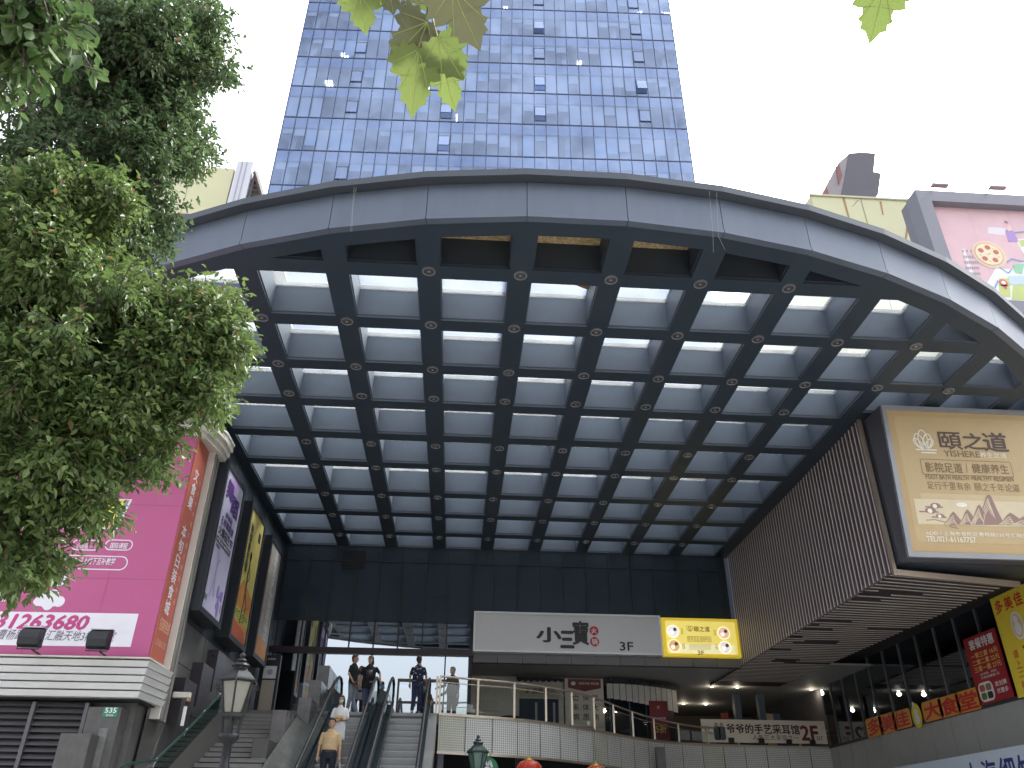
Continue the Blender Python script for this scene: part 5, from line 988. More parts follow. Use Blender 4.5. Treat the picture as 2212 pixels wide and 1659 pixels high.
# ================================================================ people
sk1 = M('skin', (.50, .30, .20), .55, 0, .06, 8, spec=.3); hair_m = M('black_hair', (.014, .011, .010), .5, 0, .2, 30, stretch=(4, 4, 1)); hair_b = M('brown_hair', (.05, .022, .016), .5, 0, .2, 30); eye_m = M('eye_dark', (.015, .012, .012), .3); lip_m = M('lips', (.34, .12, .10), .5)
def clothm(n, c, v=.12): return M(n, c, .85, 0, v, 9, .2, 40)
def person(loc, yaw, H, lab, shirt, trousers, pose, hair='short', shirt_len=.88, sleeve=.5, leg_end=.08, dress=False, width=1.0, shoe=(.7, .7, .7), skin=sk1, hairm=hair_m, mask=None, look=0, belly=0):
    """pose: dict with la/ra = (elbow, wrist) relative points in metres of a 1.7 m figure; ll/rl = (knee, ankle)"""
    s = H/1.72; Rz = Matrix.Rotation(yaw, 3, 'Z'); O = Vector(loc)
    W_ = lambda p: O+Rz @ (Vector(p)*s)        # local: -y is the way the person faces, +x is the viewer's right when facing the camera
    def cap(b, pts, rs, m_, n=10):
        P = [W_(p) for p in pts]; b.tube(P, [r*s for r in rs], m_, n)
        for p, r in zip(P, rs): b.ball(p, r*s, m_, n, 6)
    def torso(b, rows, m_, n=18):
        vs = []; fs = []
        for cx, cy, z, rx, ry in rows:
            for k in range(n):
                a = 2*math.pi*k/n; vs.append(W_((cx+rx*math.cos(a), cy+ry*math.sin(a), z)))
        for i in range(len(rows)-1):
            for k in range(n): fs.append((i*n+k, i*n+(k+1) % n, (i+1)*n+(k+1) % n, (i+1)*n+k))
        fs += [tuple(range(n-1, -1, -1)), tuple(range((len(rows)-1)*n, len(rows)*n))]; b.add(vs, fs, m_)
    w_ = width; shx = .175*w_
    sh = {'l': (-shx*.95, .01, 1.355), 'r': (shx*.95, .01, 1.355)}; hp = {'l': (-.085*w_, .01, .90), 'r': (.085*w_, .01, .90)}
    b = MB()
    torso(b, [(0, 0, .82, .10*w_, .09), (0, 0, .90, .155*w_, .105), (0, 0, 1.02, .135*w_, .095+belly*.5), (0, 0, 1.15, .14*w_, .10+belly*.3), (0, 0, 1.28, .158*w_, .105), (0, .005, 1.37, .14*w_, .085), (0, .01, 1.43, .075, .065), (0, .01, 1.49, .052, .055)], skin)
    cap(b, [(0, .01, 1.44), (0, -.005, 1.54)], [.054, .05], skin)
    # head with jaw, nose, ears
    hy = look; Rh = Matrix.Rotation(hy, 3, 'Z'); hc = Vector((0, -.012, 1.605)); HW = lambda p: W_(hc+Rh @ Vector(p))
    M3 = Rz @ Rh
    b.ball(HW((0, .012, .02)), .098*s, skin, 16, 12, (.80, .98, 1.05), M3); b.ball(HW((0, -.035, -.045)), .066*s, skin, 14, 10, (.86, .86, 1.05), M3); b.ball(HW((0, -.10, -.012)), .018*s, skin, 8, 6, (.8, 1, 1.5), M3)
    for sx in (-1, 1): b.ball(HW((sx*.079, .012, -.005)), .026*s, skin, 8, 6, (.4, .7, 1.2), M3)
    for sd, sg in (('l', -1), ('r', 1)):
        el, wr = pose[sd+'a']; cap(b, [sh[sd], el, wr], [.050, .038, .027], skin)
        d = Vector(wr)-Vector(el); d.normalize(); side = Vector((0, -1, 0)) if abs(d.y) < .8 else Vector((1, 0, 0)); side = (side-d*side.dot(d)).normalized(); nrm = d.cross(side)
        pc = Vector(wr)+d*.05; b.ball(W_(pc), .04*s, skin, 10, 8, (1, 1, 1)); cap(b, [Vector(wr)+d*.015, pc+d*.03], [.027, .034], skin)
        for k, (off, ln_) in enumerate(((-.027, .060), (-.009, .072), (.009, .067), (.026, .052))):
            r0 = pc+d*.032+side*off; r1 = r0+d*ln_*.5+nrm*.008*sg; r2 = r1+d*ln_*.4+nrm*.022*sg; cap(b, [r0, r1, r2], [.0095, .009, .0075], skin, 8)
        t0 = Vector(wr)+d*.03-side*.03; cap(b, [t0, t0+d*.035-side*.022, t0+d*.06-side*.02+nrm*.012*sg], [.012, .010, .008], skin, 8)
        kn, an = pose[sd+'l']; cap(b, [hp[sd], kn, an], [.082*w_, .055, .038], skin); cap(b, [an, (an[0], an[1]-.09, an[2]-.035)], [.036, .03], skin)
    o = b.build('person', None, True); rm = o.modifiers.new('one_surface', 'REMESH'); rm.mode = 'VOXEL'; rm.voxel_size = .009; rm.use_smooth_shade = True
    tag(o, lab, 'person', 'people around the escalators'); WL[o] = Vector((0, 0, 0))
    def part(b, name, vox=.012, label=None):
        q = b.build(name, o, True)
        if vox: r = q.modifiers.new('one_surface', 'REMESH'); r.mode = 'VOXEL'; r.voxel_size = vox; r.use_smooth_shade = True
        return q
    # clothing
    b = MB(); c = .016; z0 = shirt_len
    rows = [(0, 0, z0, .172*w_ + (.05 if dress else 0), .125+belly*.5+(.03 if dress else 0)), (0, -.0, max(.95, z0+.04), .168*w_+c, .118+belly*.6), (0, -belly*.2, 1.03, .152*w_+c, .115+belly*.7), (0, 0, 1.15, .152*w_+c, .115+belly*.4), (0, 0, 1.28, .165*w_+c*.6, .12), (0, .005, 1.37, .15*w_+c, .10), (0, .01, 1.41, .122, .09), (0, .01, 1.45, .078, .072), (0, .01, 1.475, .06, .062)]
    if dress: rows = [(0, 0, z0, .20*w_, .15)]+rows[1:]
    torso(b, rows, shirt, 22)
    for sd in 'lr':
        el, wr = pose[sd+'a']; S_, E2, W2 = Vector(sh[sd]), Vector(el), Vector(wr)
        if sleeve <= 1: e = S_.lerp(E2, sleeve); cap(b, [S_, S_.lerp(e, .4), e], [.052, .053, .056-.008*sleeve], shirt)
        else: e = E2.lerp(W2, sleeve-1); cap(b, [S_, E2, e], [.056, .052, .046], shirt)
    part(b, 'dress' if dress else 'shirt')
    if trousers:
        b = MB(); torso(b, [(0, 0, .80, .10*w_, .10), (0, 0, .86, .165*w_, .122), (0, 0, .93, .168*w_, .12+belly*.4), (0, 0, 1.0, .15*w_, .112+belly*.5)], trousers, 20)
        for sd in 'lr':
            kn, an = Vector(pose[sd+'l'][0]), Vector(pose[sd+'l'][1]); f = max(0, min(1, (kn.z-leg_end)/(kn.z-an.z))); e = kn.lerp(an, f); cap(b, [hp[sd], kn, e], [.094*w_, .066, .056], trousers)
        part(b, 'trousers')
    for sd in 'lr':
        an = pose[sd+'l'][1]; b = MB(); cap(b, [(an[0], an[1]+.02, an[2]-.03), (an[0], an[1]-.07, an[2]-.04), (an[0], an[1]-.14, an[2]-.05)], [.046, .045, .036], M('shoe%g' % shoe[0], shoe, .5)); part(b, 'shoe', .01)
    # hair
    b = MB(); b.ball(HW((0, .026, .04)), .101*s, hairm, 16, 10, (.86, .98, .98), M3); b.ball(HW((0, -.05, .088)), .05*s, hairm, 10, 8, (1.2, .7, .5), M3)
    if hair == 'short': cap(b, [hc+Rh @ Vector((0, .05, .03)), hc+Rh @ Vector((0, .058, -.055))], [.075, .05], hairm)
    if hair == 'long':
        cap(b, [hc+Rh @ Vector((0, .05, .02)), hc+Rh @ Vector((0, .075, -.1)), hc+Rh @ Vector((0, .085, -.26))], [.085, .085, .06], hairm)
        for sx in (-1, 1): cap(b, [hc+Rh @ Vector((sx*.065, .0, .04)), hc+Rh @ Vector((sx*.082, -.005, -.08)), hc+Rh @ Vector((sx*.085, -.03, -.24))], [.032, .034, .024], hairm)
    elif hair == 'bob':
        cap(b, [hc+Rh @ Vector((0, .05, .0)), hc+Rh @ Vector((.03, .07, -.1))], [.082, .06], hairm)
    part(b, 'hair', .010)
    if mask:
        b = MB(); b.ball(HW((0, -.052, -.045)), .060*s, mask, 12, 8, (.98, .92, .82), M3); part(b, 'face_mask', None)
    else:
        b = MB(); b.ball(HW((0, -.094, -.062)), .018*s, lip_m, 8, 6, (1.2, .35, .35), M3); part(b, 'mouth', None)
    for sx in (-1, 1):
        b = MB(); b.ball(HW((sx*.032, -.083, .012)), .0125*s, eye_m, 8, 6, (1.2, .45, .6), M3); part(b, 'eye', None)
        b = MB(); b.ball(HW((sx*.034, -.086, .036)), .016*s, hairm, 8, 6, (1.3, .3, .25), M3); part(b, 'eyebrow', None)
    return o, W_, part, HW
down = lambda: dict(la=((-.215, .03, 1.11), (-.23, -.03, .86)), ra=((.215, .03, 1.11), (.23, -.03, .86)), ll=((-.1, 0, .49), (-.105, .02, .085)), rl=((.1, 0, .49), (.105, .02, .085)))
lnE_ = lambda y: 4.95-(25.05-y)*SLP
def stepz(y): k = math.floor((25.05-y)/.3464+1); return 4.95-.2*k, 25.05-.3464*k
z_, y_ = stepz(21.2)
pz = down(); pz['la'] = ((-.245, .02, 1.11), (-.25, -.05, .86)); pz['ra'] = ((.24, .02, 1.11), (.255, -.04, .85))
o, W_, part, HW = person((-2.98, y_+.2, z_), .05, 1.72, 'man in a tan short sleeved shirt and dark trousers riding down the left escalator', clothm('tan_shirt', (.56, .40, .22)), clothm('navy_trousers', (.022, .026, .042)), pz, shirt_len=.97, sleeve=.85, width=1.12, shoe=(.03, .03, .03), look=-.12, belly=.03)
b = MB(); b.add([W_(p) for p in ((-.185, -.135, .985), (.185, -.135, .985), (.185, -.135, 1.02), (-.185, -.135, 1.02))], [(0, 1, 2, 3)], black)
n = 22; vs = []; 
for z in (.975, 1.01):
    for k in range(n): a = 2*math.pi*k/n; vs.append(W_((.192*math.cos(a), .155*math.sin(a), z)))
b = MB(); b.add(vs, [(k, (k+1) % n, n+(k+1) % n, n+k) for k in range(n)], black); part(b, 'belt', None)
b = MB()
for sx in (-1, 1): b.add([W_(p) for p in ((sx*.008, -.07, 1.44), (sx*.07, -.06, 1.475), (sx*.075, -.075, 1.44), (sx*.03, -.105, 1.40))], [(0, 1, 2, 3)], clothm('tan_shirt', (.56, .40, .22)))
for k in range(5): b.ball(W_((0, -.137-.012*math.sin(k), 1.36-k*.08)), .006, whitep, 6, 4)
part(b, 'collar', None)
b = MB(); b.tube([W_((.275, -.05, .78)), W_((.25, -.1, .70)), W_((.2, -.14, .45))], .012, black, 6); b.tube([W_((.27, -.05, .78)), W_((.33, -.1, .5))], .012, whitep, 6); b.box(*sum(([W_((.26, -.1, 0))[i]-.09*(1 if i != 1 else .3), W_((.26, -.1, 0))[i]+.09*(1 if i != 1 else .3)] for i in range(2)), []), z_+.18, z_+.48, M('bag_white', (.6, .6, .58), .6)); tag(b.build('carrier_bag'), 'small white carrier bag with black straps held by the man in tan shirt', 'bag')
z_, y_ = stepz(22.35)
pz = down(); pz['la'] = ((-.22, -.02, 1.12), (.0, -.19, 1.10)); pz['ra'] = ((.22, -.02, 1.12), (.02, -.20, 1.06))
wh = clothm('white_dress', (.74, .74, .76), .05)
o, W_, part, HW = person((-3.0, y_+.2, z_), 0, 1.65, 'woman in a white dress and green face mask holding books on the left escalator', wh, None, pz, hair='long', shirt_len=.60, sleeve=.75, dress=True, width=.95, shoe=(.6, .6, .6), hairm=hair_b, mask=M('mask_green', (.36, .66, .58), .7, 0, .05), look=.05)
b = MB(); 
for k, cc in enumerate(((.80, .32, .06), (.75, .12, .05), (.25, .5, .3), (.85, .6, .12))):
    z = 1.07+.03*k; b.hexa([W_(p) for p in ((-.11, -.21, z), (.11, -.21, z), (.11, -.15, z), (-.11, -.15, z), (-.11, -.21, z+.028), (.11, -.21, z+.028), (.11, -.15, z+.028), (-.11, -.15, z+.028))], flat('book%d' % k, cc, .5))
tag(b.build('books'), 'small stack of orange and red books hugged by the woman in white', 'books')
# woman in black T-shirt and pale jeans, seen from the side
pz = down(); pz['la'] = ((-.20, .03, 1.13), (-.17, -.12, .90)); pz['ll'] = ((-.09, -.02, .49), (-.09, .05, .085)); pz['rl'] = ((.1, .02, .49), (.12, -.12, .085))
bt = clothm('black_tee', (.012, .012, .014)); jl = clothm('pale_jeans', (.30, .34, .42)); jb = clothm('blue_jeans', (.11, .16, .25))
o, W_, part, HW = person((-3.14, 25.62, 4.95), R_(62), 1.70, 'slim person in black tee and pale grey jeans standing sideways at escalator top', bt, jl, pz, hair='short', shirt_len=.84, sleeve=.7, leg_end=.12, shoe=(.7, .7, .7), hairm=hair_b, look=.2, width=.92)
b = MB(); b.hexa([W_(p) for p in ((-.2, -.2, .8), (-.16, -.2, .8), (-.16, -.04, .84), (-.2, -.04, .84), (-.2, -.2, .86), (-.16, -.2, .86), (-.16, -.04, .9), (-.2, -.04, .9))], M('purse_navy', (.03, .035, .07), .5)); tag(b.build('purse'), 'small dark purse held by the person in pale grey jeans', 'purse')
pz = down(); pz['ra'] = ((.32, .02, 1.20), (.36, -.06, .98)); pz['la'] = ((-.26, .02, 1.12), (-.25, -.08, .88)); pz['ll'] = ((-.09, 0, .49), (-.08, .02, .085)); pz['rl'] = ((.11, 0, .49), (.13, .02, .085))
o, W_, part, HW = person((-2.66, 25.55, 4.95), .05, 1.66, 'heavier woman in black printed tee and blue jeans resting a hand on the handrail', bt, jb, pz, hair='bob', shirt_len=.74, sleeve=.75, leg_end=.28, shoe=(.45, .35, .25), hairm=hair_b, look=-.55, width=1.2, belly=.03)
b = MB()
vs, fs = glyphs('AVEC MODE'); b.add([W_((.03+v[0]*.032, -.182, .90+v[1]*.07)) for v in vs], fs, wht); b.hexa([W_(p) for p in ((-.1, -.172, 1.05), (.1, -.172, 1.05), (.1, -.15, 1.05), (-.1, -.15, 1.05), (-.1, -.152, 1.28), (.1, -.152, 1.28), (.1, -.12, 1.28), (-.1, -.12, 1.28))], flat('tee_print', (.04, .035, .05))); part(b, 'shirt_print', None)
b = MB()
for sx in (-1, 1): n = 14; b.tube([HW((sx*.034+.026*math.cos(2*math.pi*k/n), -.098, .012+.02*math.sin(2*math.pi*k/n))) for k in range(n+1)], .003, black, 5)
part(b, 'glasses', None)
pz = down(); o, W_, part, HW = person((-3.05, 26.75, 4.95), .3, 1.58, 'partly hidden woman in pale clothes standing behind the two in black tees', clothm('grey_blouse', (.45, .44, .48)), clothm('dark_trousers', (.03, .04, .04)), pz, hair='long', shirt_len=.62, sleeve=.9, shoe=(.7, .7, .7), hairm=hair_b, dress=False)
pz = down(); pz['rl'] = ((.1, -.03, .50), (.11, .12, .12)); pz['la'] = ((-.25, .03, 1.13), (-.27, -.02, .89)); pz['ra'] = ((.24, .0, 1.14), (.25, -.12, .93))
fs_m = pattern('floral_navy', 'dots', (.62, .66, .75), (.016, .02, .042), (15, 15, 15), .85, 0, 1, .25)
o, W_, part, HW = person((-1.2, 25.72, 4.95), math.pi-.05, 1.72, 'man in dark blue patterned shirt and jeans walking away at the escalator top', fs_m, clothm('navy_jeans', (.035, .05, .11)), pz, shirt_len=.90, sleeve=.72, leg_end=.17, shoe=(.65, .65, .65), width=1.02)
pz = down(); pz['ll'] = ((-.1, -.40, .88), (-.1, -.42, .565)); pz['rl'] = ((.1, -.40, .88), (.1, -.42, .565)); pz['la'] = ((-.22, -.04, 1.13), (-.14, -.24, .98)); pz['ra'] = ((.22, -.04, 1.13), (.14, -.24, .98))
person((-.99, 27.0, 4.46), 0, 1.62, 'person with green face mask and black top seated low behind the landing edge', bt, clothm('dark_trousers', (.03, .04, .04)), pz, hair='bob', shirt_len=.86, leg_end=.6, shoe=(.05, .05, .05), mask=M('mask_green', (.36, .66, .58), .7, 0, .05))
b = MB(); b.box(-1.27, -.71, 26.87, 27.25, 5.18, 5.24, black); b.box(-1.23, -1.17, 26.9, 27.23, 4.95, 5.18, black); b.box(-.81, -.75, 26.9, 27.23, 4.95, 5.18, black); tag(b.build('bench'), 'low black bench by the glass doors under the seated person', 'bench')
pz = down(); pz['la'] = ((-.24, -.06, 1.14), (-.36, -.26, 1.06)); person((-.16, 27.0, 4.95), -.5, 1.66, 'older man in grey suit jacket standing behind the terrace glass', clothm('suit_grey', (.085, .08, .075)), clothm('suit_trousers', (.07, .068, .065)), pz, shirt_len=.80, sleeve=1.9, shoe=(.03, .03, .03), hairm=M('grey_hair', (.2, .2, .2), .6), look=-.2)

# ================================================================ street behind the viewer (seen mirrored in the entrance glass)
sb = thing('street_block', 'plain grey street building across the road, mirrored in the entrance glass', 'building', (0, -34, 0)); b = MB(); b.box(-60, 60, -50, -34, 0, 13, M('street_wall', (.26, .25, .25), .7, 0, .2, .3)); b.build('wall', sb); b = MB()
for k in range(30):
    for r in range(3): b.box(-58+k*4, -56+k*4, -34, -33.97, 2.5+r*3.6, 4.6+r*3.6, M('street_window', (.05, .06, .08), .2))
tag(b.build('windows', sb), None, None, None, 'stuff')

# ================================================================ trees
def leaf_cloud(name, parent, pos, nrm, dirs, size, m_):
    """many small folded leaves as one mesh: pos, nrm, dirs are (n,3), size (n,)"""
    n = len(pos); dirs = dirs/np.linalg.norm(dirs, axis=1, keepdims=True); nrm = nrm-(nrm*dirs).sum(1, keepdims=True)*dirs; nrm /= np.linalg.norm(nrm, axis=1, keepdims=True)+1e-9
    sd = np.cross(dirs, nrm); s = size[:, None]
    P = [pos, pos+dirs*s*.42+sd*s*.24+nrm*s*.07, pos+dirs*s*.78+sd*s*.13+nrm*s*.0, pos+dirs*s-nrm*s*.14, pos+dirs*s*.78-sd*s*.13, pos+dirs*s*.42-sd*s*.24+nrm*s*.07]
    V = np.stack(P, 1).reshape(-1, 3); base = WL.get(parent, Vector((0, 0, 0))); V -= np.array(base)
    me = bpy.data.meshes.new(name); me.vertices.add(len(V)); me.vertices.foreach_set('co', V.ravel().astype(np.float32))
    idx = np.arange(n)[:, None]*6; F = np.concatenate([idx+np.array([0, 1, 2, 3]), idx+np.array([0, 3, 4, 5])], 1).reshape(-1)
    me.loops.add(len(F)); me.loops.foreach_set('vertex_index', F.astype(np.int32)); me.polygons.add(n*2)
    me.polygons.foreach_set('loop_start', np.arange(0, n*8, 4, dtype=np.int32)); me.polygons.foreach_set('loop_total', np.full(n*2, 4, dtype=np.int32)); me.update(calc_edges=True)
    me.materials.append(m_); o = bpy.data.objects.new(name, me); COL.objects.link(o); o.parent = parent; WL[o] = base; return o
def sprays(clusters, per, size, twig):
    P, N, D, S, T = [], [], [], [], []
    for (cx, cy, rx, ry, d, dr, dens) in clusters:
        c = np.array(atD(cx, cy, d)); ux = np.array(_R); uy = np.array(_U); uz = np.array(ray(cx, cy).normalized()); kx = d/FPX
        ns = int(dens*rx*ry/1000*1.0)
        for _ in range(ns):
            while True:
                q = rng.uniform(-1, 1, 3)
                if (q**2).sum() < 1: break
            o = c+ux*q[0]*rx*kx+uy*q[1]*ry*kx+uz*q[2]*dr
            td = o-c; td = td/(np.linalg.norm(td)+1e-6)*.7+rng.normal(0, .5, 3)+np.array([.15, 0, -.25]); td /= np.linalg.norm(td)
            L_ = twig*rng.uniform(.6, 1.3); T.append((o, o+td*L_))
            for j in range(per):
                t = (j+.5)/per; pp = o+td*L_*t+rng.normal(0, .012, 3); ang = j*2.4+rng.uniform(0, 1); a = np.cross(td, [0, 0, 1.]); a /= np.linalg.norm(a)+1e-6; b_ = np.cross(td, a)
                out = a*math.cos(ang)+b_*math.sin(ang); dd = out*.75+td*.6+np.array([0, 0, -.45])+rng.normal(0, .25, 3)
                P.append(pp); D.append(dd); N.append(np.array([0, 0, 1.])+rng.normal(0, .55, 3)); S.append(size*rng.uniform(.55, 1.4))
    return np.array(P), np.array(N), np.array(D), np.array(S), T
bark = M('bark', (.075, .058, .045), .85, 0, .3, 12, .5, 40)
leafA = leafmat('camphor_leaf', (.050, .095, .038), (.108, .168, .066), .38, .5, (.15, .11, .05), 1.4)
leafC = leafmat('camphor_leaf_light', (.068, .120, .034), (.150, .215, .066), .42, .45, (.18, .13, .05), 1.4)
leafB = leafmat('near_leaf', (.05, .10, .03), (.10, .165, .05), .40)
ct = thing('camphor_tree', 'tall dark green camphor tree crown filling the upper left against white sky', 'tree', (-4.0, 4.5, 0))
CL = [  # centre x, y, radii in the 2212 px view, distance, half depth, density
 (100, 60, 190, 120, 12.5, 1.6, 30), (320, 20, 140, 90, 12.5, 1.2, 32), (300, 110, 165, 90, 12.2, 1.2, 34), (420, 130, 62, 60, 12, .5, 34), (455, 170, 32, 26, 12, .3, 36), (430, 40, 40, 45, 12, .4, 34),
 (150, 200, 190, 95, 12.0, 1.5, 22), (300, 210, 95, 70, 11.8, 1, 36), (330, 300, 90, 75, 11.5, .8, 34), (395, 330, 52, 34, 11.5, .4, 30), (250, 330, 140, 90, 11.3, 1.2, 30), (80, 330, 140, 80, 11.2, 1.4, 20), (345, 360, 75, 40, 11.3, .5, 30),
 (120, 430, 160, 90, 10.8, 1.4, 30), (270, 430, 110, 70, 10.8, .9, 32), (330, 480, 62, 55, 10.5, .5, 30), (300, 540, 72, 50, 10.3, .5, 32), (120, 530, 160, 90, 10.3, 1.3, 34), (60, 480, 120, 120, 10.2, 1.0, 26),
 (90, 640, 150, 90, 9.8, 1.1, 36), (230, 680, 110, 70, 9.6, .8, 34), (330, 690, 95, 60, 9.4, .6, 36), (440, 680, 75, 60, 9.3, .45, 36), (490, 720, 45, 45, 9.2, .3, 34), (420, 760, 90, 70, 9.2, .6, 36), (455, 810, 60, 40, 9.1, .4, 34), (300, 790, 130, 80, 9.2, .8, 38), (120, 780, 160, 90, 9.3, 1.1, 36), (400, 850, 85, 45, 9.0, .5, 36),
 (100, 890, 150, 80, 9.1, 1.0, 36), (260, 880, 110, 70, 9.0, .7, 36), (320, 950, 62, 52, 8.9, .5, 34), (230, 970, 90, 65, 8.9, .6, 34), (90, 980, 120, 60, 9.0, .8, 30), (300, 1030, 55, 32, 8.8, .3, 26), (200, 1060, 85, 50, 8.8, .5, 30), (230, 1110, 62, 36, 8.8, .35, 28), (110, 1100, 100, 50, 8.8, .6, 32), (40, 1130, 60, 50, 8.7, .5, 28), (50, 1210, 60, 46, 8.7, .4, 30), (355, 250, 55, 50, 11.5, .4, 34), (372, 290, 40, 34, 11.5, .3, 34), (90, 1240, 42, 28, 8.6, .25, 28), (15, 1230, 40, 40, 8.6, .3, 26),
]
def clumpy(cl, ts, nsub, k):
    out = []
    for cx, cy, rx, ry, d, dr, dn in cl:
        for _ in range(max(3, int(nsub*rx*ry/9000))):
            a = rng.uniform(0, 6.28); q = math.sqrt(rng.uniform(0, 1))*.8; s_ = rng.uniform(.30, .52); r_ = max(24, min(rx, ry, 75)*s_*1.25)
            out.append((cx+rx*q*math.cos(a), cy+ry*q*math.sin(a), r_*1.2, r_*.85, (d+rng.uniform(-dr, dr))*ts, .22, dn*k))
    return out
def tree(t, cl, leaf, size, tw, trunk, mat_, per=11):
    P_, N_, D_, S_, T_ = sprays(cl, per, size, tw); print('LEAVES', len(P_)); leaf_cloud('crown', t, P_, N_, D_, S_, mat_)
    b = MB(); b.tube(trunk, [.2, .17, .14, .11, .08, .04], bark, 12); b.build('trunk', t, True); b = MB(); trunk = [Vector(q) for q in trunk]
    for (cx, cy, rx, ry, d, dr, dn) in cl:
        c = atD(cx, cy, d); z = min(trunk[-1].z-.2, max(2.3, c.z-.5)); k = min(max(i for i in range(len(trunk)) if trunk[i].z <= z), len(trunk)-2); f = (z-trunk[k].z)/(trunk[k+1].z-trunk[k].z); s0 = trunk[k].lerp(trunk[k+1], f)
        mid = s0.lerp(c, .55)+Vector((rng.uniform(-.15, .15), rng.uniform(-.15, .15), rng.uniform(0, .25))); b.tube([s0, s0.lerp(mid, .5)+Vector((0, 0, .08)), mid, c], [.03, .022, .014, .006], bark, 5)
    for a, c in T_[::2]: b.tube([a, c], [.0035, .002], bark, 4, False)
    b.build('limbs', t)
CL = [(a-14, c-30, rx, ry, d, dr, dn) if c > 900 else (a-12 if a > 380 and c > 600 else a, c, rx, ry, d, dr, dn) for a, c, rx, ry, d, dr, dn in CL]
UP = [c for c in CL if c[1] < 600 and not (c[0] < 130 and c[1] > 400)]; LO = [c for c in CL if c not in UP]
UP = [(a, c, rx, ry, d, dr, dn*(.62 if a < 190 and 150 < c < 400 else .8 if a < 200 else 1)) for a, c, rx, ry, d, dr, dn in UP]
tree(ct, clumpy(UP, .62, 7, 1.55), leafA, .048, .16, [(-4.0, 4.7, 0), (-3.97, 4.7, 1.6), (-3.9, 4.75, 3), (-3.8, 4.8, 4.4), (-3.75, 4.9, 5.8), (-3.6, 5.0, 7.4)], leafA)
ct2 = thing('camphor_tree', 'lighter green camphor bough hanging low across the left edge over the pink billboard', 'tree', (-3.5, 4.0, 0))
tree(ct2, clumpy(LO, .57, 8, 1.75), leafA, .047, .16, [(-3.5, 4.0, 0), (-3.48, 4.0, 1.3), (-3.45, 4.02, 2.4), (-3.4, 4.05, 3.4), (-3.35, 4.1, 4.3), (-3.3, 4.2, 5.2)], leafC)
nt2 = thing('near_tree', 'nearer branch of a tree with larger bright leaves in the top left corner', 'tree', (-2.6, 2.3, 0))
CL2 = [(40, 20, 70, 50, 5.4, .4, 18), (90, 50, 38, 32, 5.3, .3, 14), (20, 90, 50, 50, 5.3, .3, 14), (100, 95, 30, 26, 5.2, .2, 12), (15, 180, 25, 30, 5.3, .2, 10), (0, 0, 60, 60, 5.5, .4, 14)]
P2, N2, D2, S2_, T2_ = sprays([(a, c, rx, ry, d*.68, dr*.68, dn) for a, c, rx, ry, d, dr, dn in CL2], 7, .066, .17); leaf_cloud('crown', nt2, P2, N2, D2, S2_, leafB)
b = MB(); b.tube([(-2.6, 2.3, 0), (-2.56, 2.3, 1.8), (-2.45, 2.35, 3.4), (-2.35, 2.4, 5.2)], [.12, .1, .08, .04], bark, 10); b.build('trunk', nt2, True); b = MB()
for c in CL2: e = atD(c[0], c[1], c[4]*.68); b.tube([(-2.42, 2.37, 3.9), Vector((-2.4, 2.37, 4.2)).lerp(e, .5)+Vector((0, 0, .1)), e], [.035, .022, .008], bark, 6)
for a, c in T2_: b.tube([a, c], [.005, .003], bark, 4, False)
b.build('limbs', nt2)

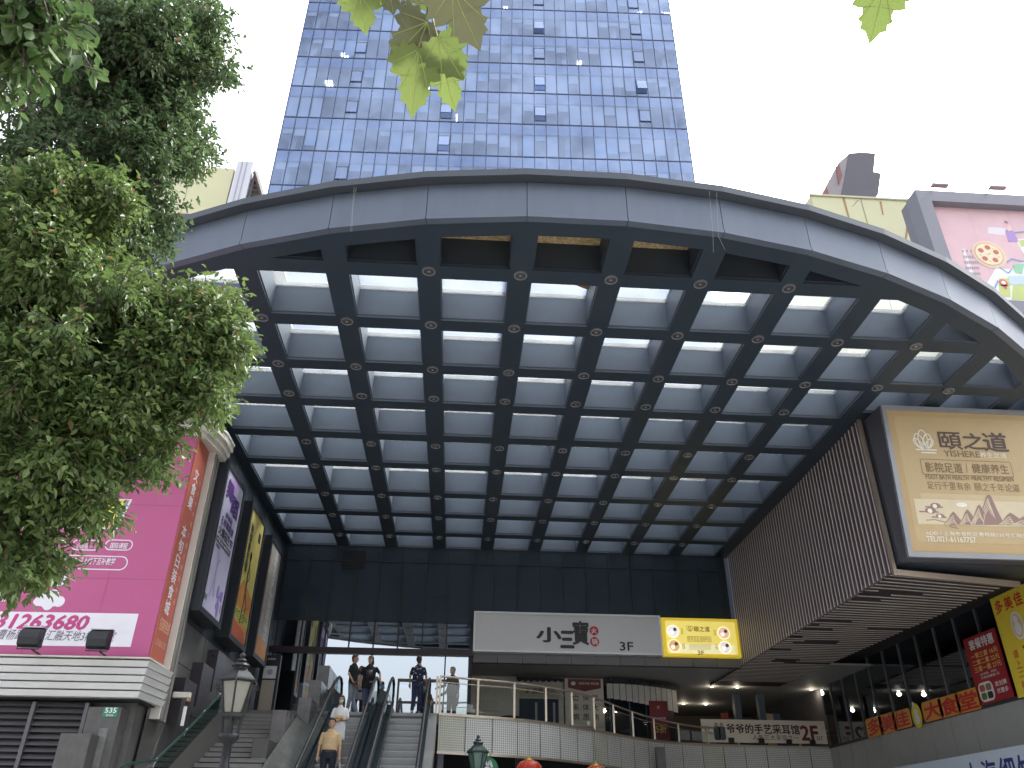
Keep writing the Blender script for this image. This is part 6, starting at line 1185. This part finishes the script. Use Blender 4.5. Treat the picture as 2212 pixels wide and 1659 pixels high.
# plane tree sprigs hanging into the top of the view
plA = leafmat('plane_leaf_dark', (.045, .060, .030), (.085, .085, .040), .30, .5); plB = leafmat('plane_leaf_mid', (.075, .12, .030), (.12, .16, .04), .45, .5); plC = leafmat('plane_leaf_bright', (.10, .15, .035), (.15, .20, .05), .42, .5)
OUT = [(0, 0), (.10, -.05), (.20, .0), (.32, -.08), (.36, .04), (.54, .0), (.47, .14), (.60, .26), (.46, .30), (.50, .42), (.36, .46), (.30, .44), (.27, .56), (.34, .64), (.24, .70), (.26, .80), (.14, .84), (.08, .93), (0, 1.05)]
OUT = OUT+[(-x*.97, y*1.01) for x, y in OUT[-2:0:-1]]
def plane_leaf(parent, base, tip, d, wide, m_, tilt, curl=.10):
    B0, T0 = atD(base[0], base[1], d), atD(tip[0], tip[1], d-.12*tilt); ax = T0-B0; L_ = ax.length; v = ax.normalized(); f = -ray((base[0]+tip[0])/2, (base[1]+tip[1])/2).normalized(); u = v.cross(f).normalized(); n = u.cross(v)
    u = (u+n*tilt*.8).normalized(); n = u.cross(v)
    def pt(x, y): return B0+u*(x*L_*wide)+v*(y*L_)+n*(curl*L_*(-abs(x)*.6+.35*math.sin(y*2.6)-.25*y*y+.05*math.sin(9*x+4*y)))
    curl = curl*rng.uniform(1.1, 2.0); b = MB(); N = len(OUT); vs = [pt(x, y) for x, y in OUT]+[pt(x*.5, .15+y*.62) for x, y in OUT]+[pt(0, .42)]
    vs[0] = pt(0, .02); fs = [(i, (i+1) % N, N+(i+1) % N, N+i) for i in range(N)]+[(N+i, N+(i+1) % N, 2*N) for i in range(N)]
    b.add(vs, fs, m_); o = b.build('leaf', parent)
    vb = MB()
    for x, y in ((0, .95), (.42, .26), (-.42, .26), (.28, .66), (-.28, .66)): vb.tube([pt(0, .03)+n*.001, pt(x*.5, .03+(y-.03)*.5)+n*.0015, pt(x, y)+n*.001], [.0016, .0012, .0006], M('leaf_vein', (.22, .26, .08), .6), 4, False)
    vb.build('veins', o); return B0
pa = thing('plane_branch', 'sprig of lobed plane tree leaves hanging in front of the tower at top', 'branch', atD(930, -40, 2.3))
J = atD(925, 20, 2.32); stems = []
LV = [((775, -20), (790, 72), 2.35, 1.05, plC, .1), ((838, -25), (850, 30), 2.4, 1.3, plA, .2), ((880, 5), (868, 66), 2.3, .35, plA, .5), ((975, -30), (1035, 105), 2.1, 1.0, plA, -.1), ((925, 45), (842, 130), 2.25, .95, plA, .2), ((945, 78), (1000, 172), 2.18, 1.1, plB, -.15), ((905, 102), (890, 250), 2.2, .80, plC, .15), ((955, 130), (982, 238), 2.2, .82, plC, -.15), ((900, -30), (925, 25), 2.4, 1.3, plB, .2), ((820, -30), (815, 25), 2.42, .8, plC, 0)]
for bs, tp_, d, wd, m_, tl in LV: stems.append(plane_leaf(pa, bs, tp_, d, wd, m_, tl))
b = MB(); b.tube([atD(915, -420, 2.5), atD(912, -200, 2.4), atD(915, -60, 2.36), J, atD(922, 60, 2.26), atD(925, 95, 2.22), atD(940, 125, 2.2)], [.012, .009, .006, .004, .003, .0025, .0015], bark, 6)
for s_ in stems: b.tube([J.lerp(s_, .0)+Vector((0, 0, .02)), J.lerp(s_, .5)+Vector((0, 0, .012)), s_], [.002, .0018, .0014], M('petiole', (.14, .13, .06), .6), 5)
b.build('twig', pa)
pb2 = thing('plane_branch', 'single bright lobed plane tree leaf hanging at the top right', 'branch', atD(1905, -60, 2.3)); s_ = plane_leaf(pb2, (1912, -40), (1880, 90), 2.3, .95, plC, .12); b = MB(); b.tube([atD(1960, -430, 2.5), atD(1935, -200, 2.4), s_], [.008, .004, .0015], bark, 6); b.build('twig', pb2)
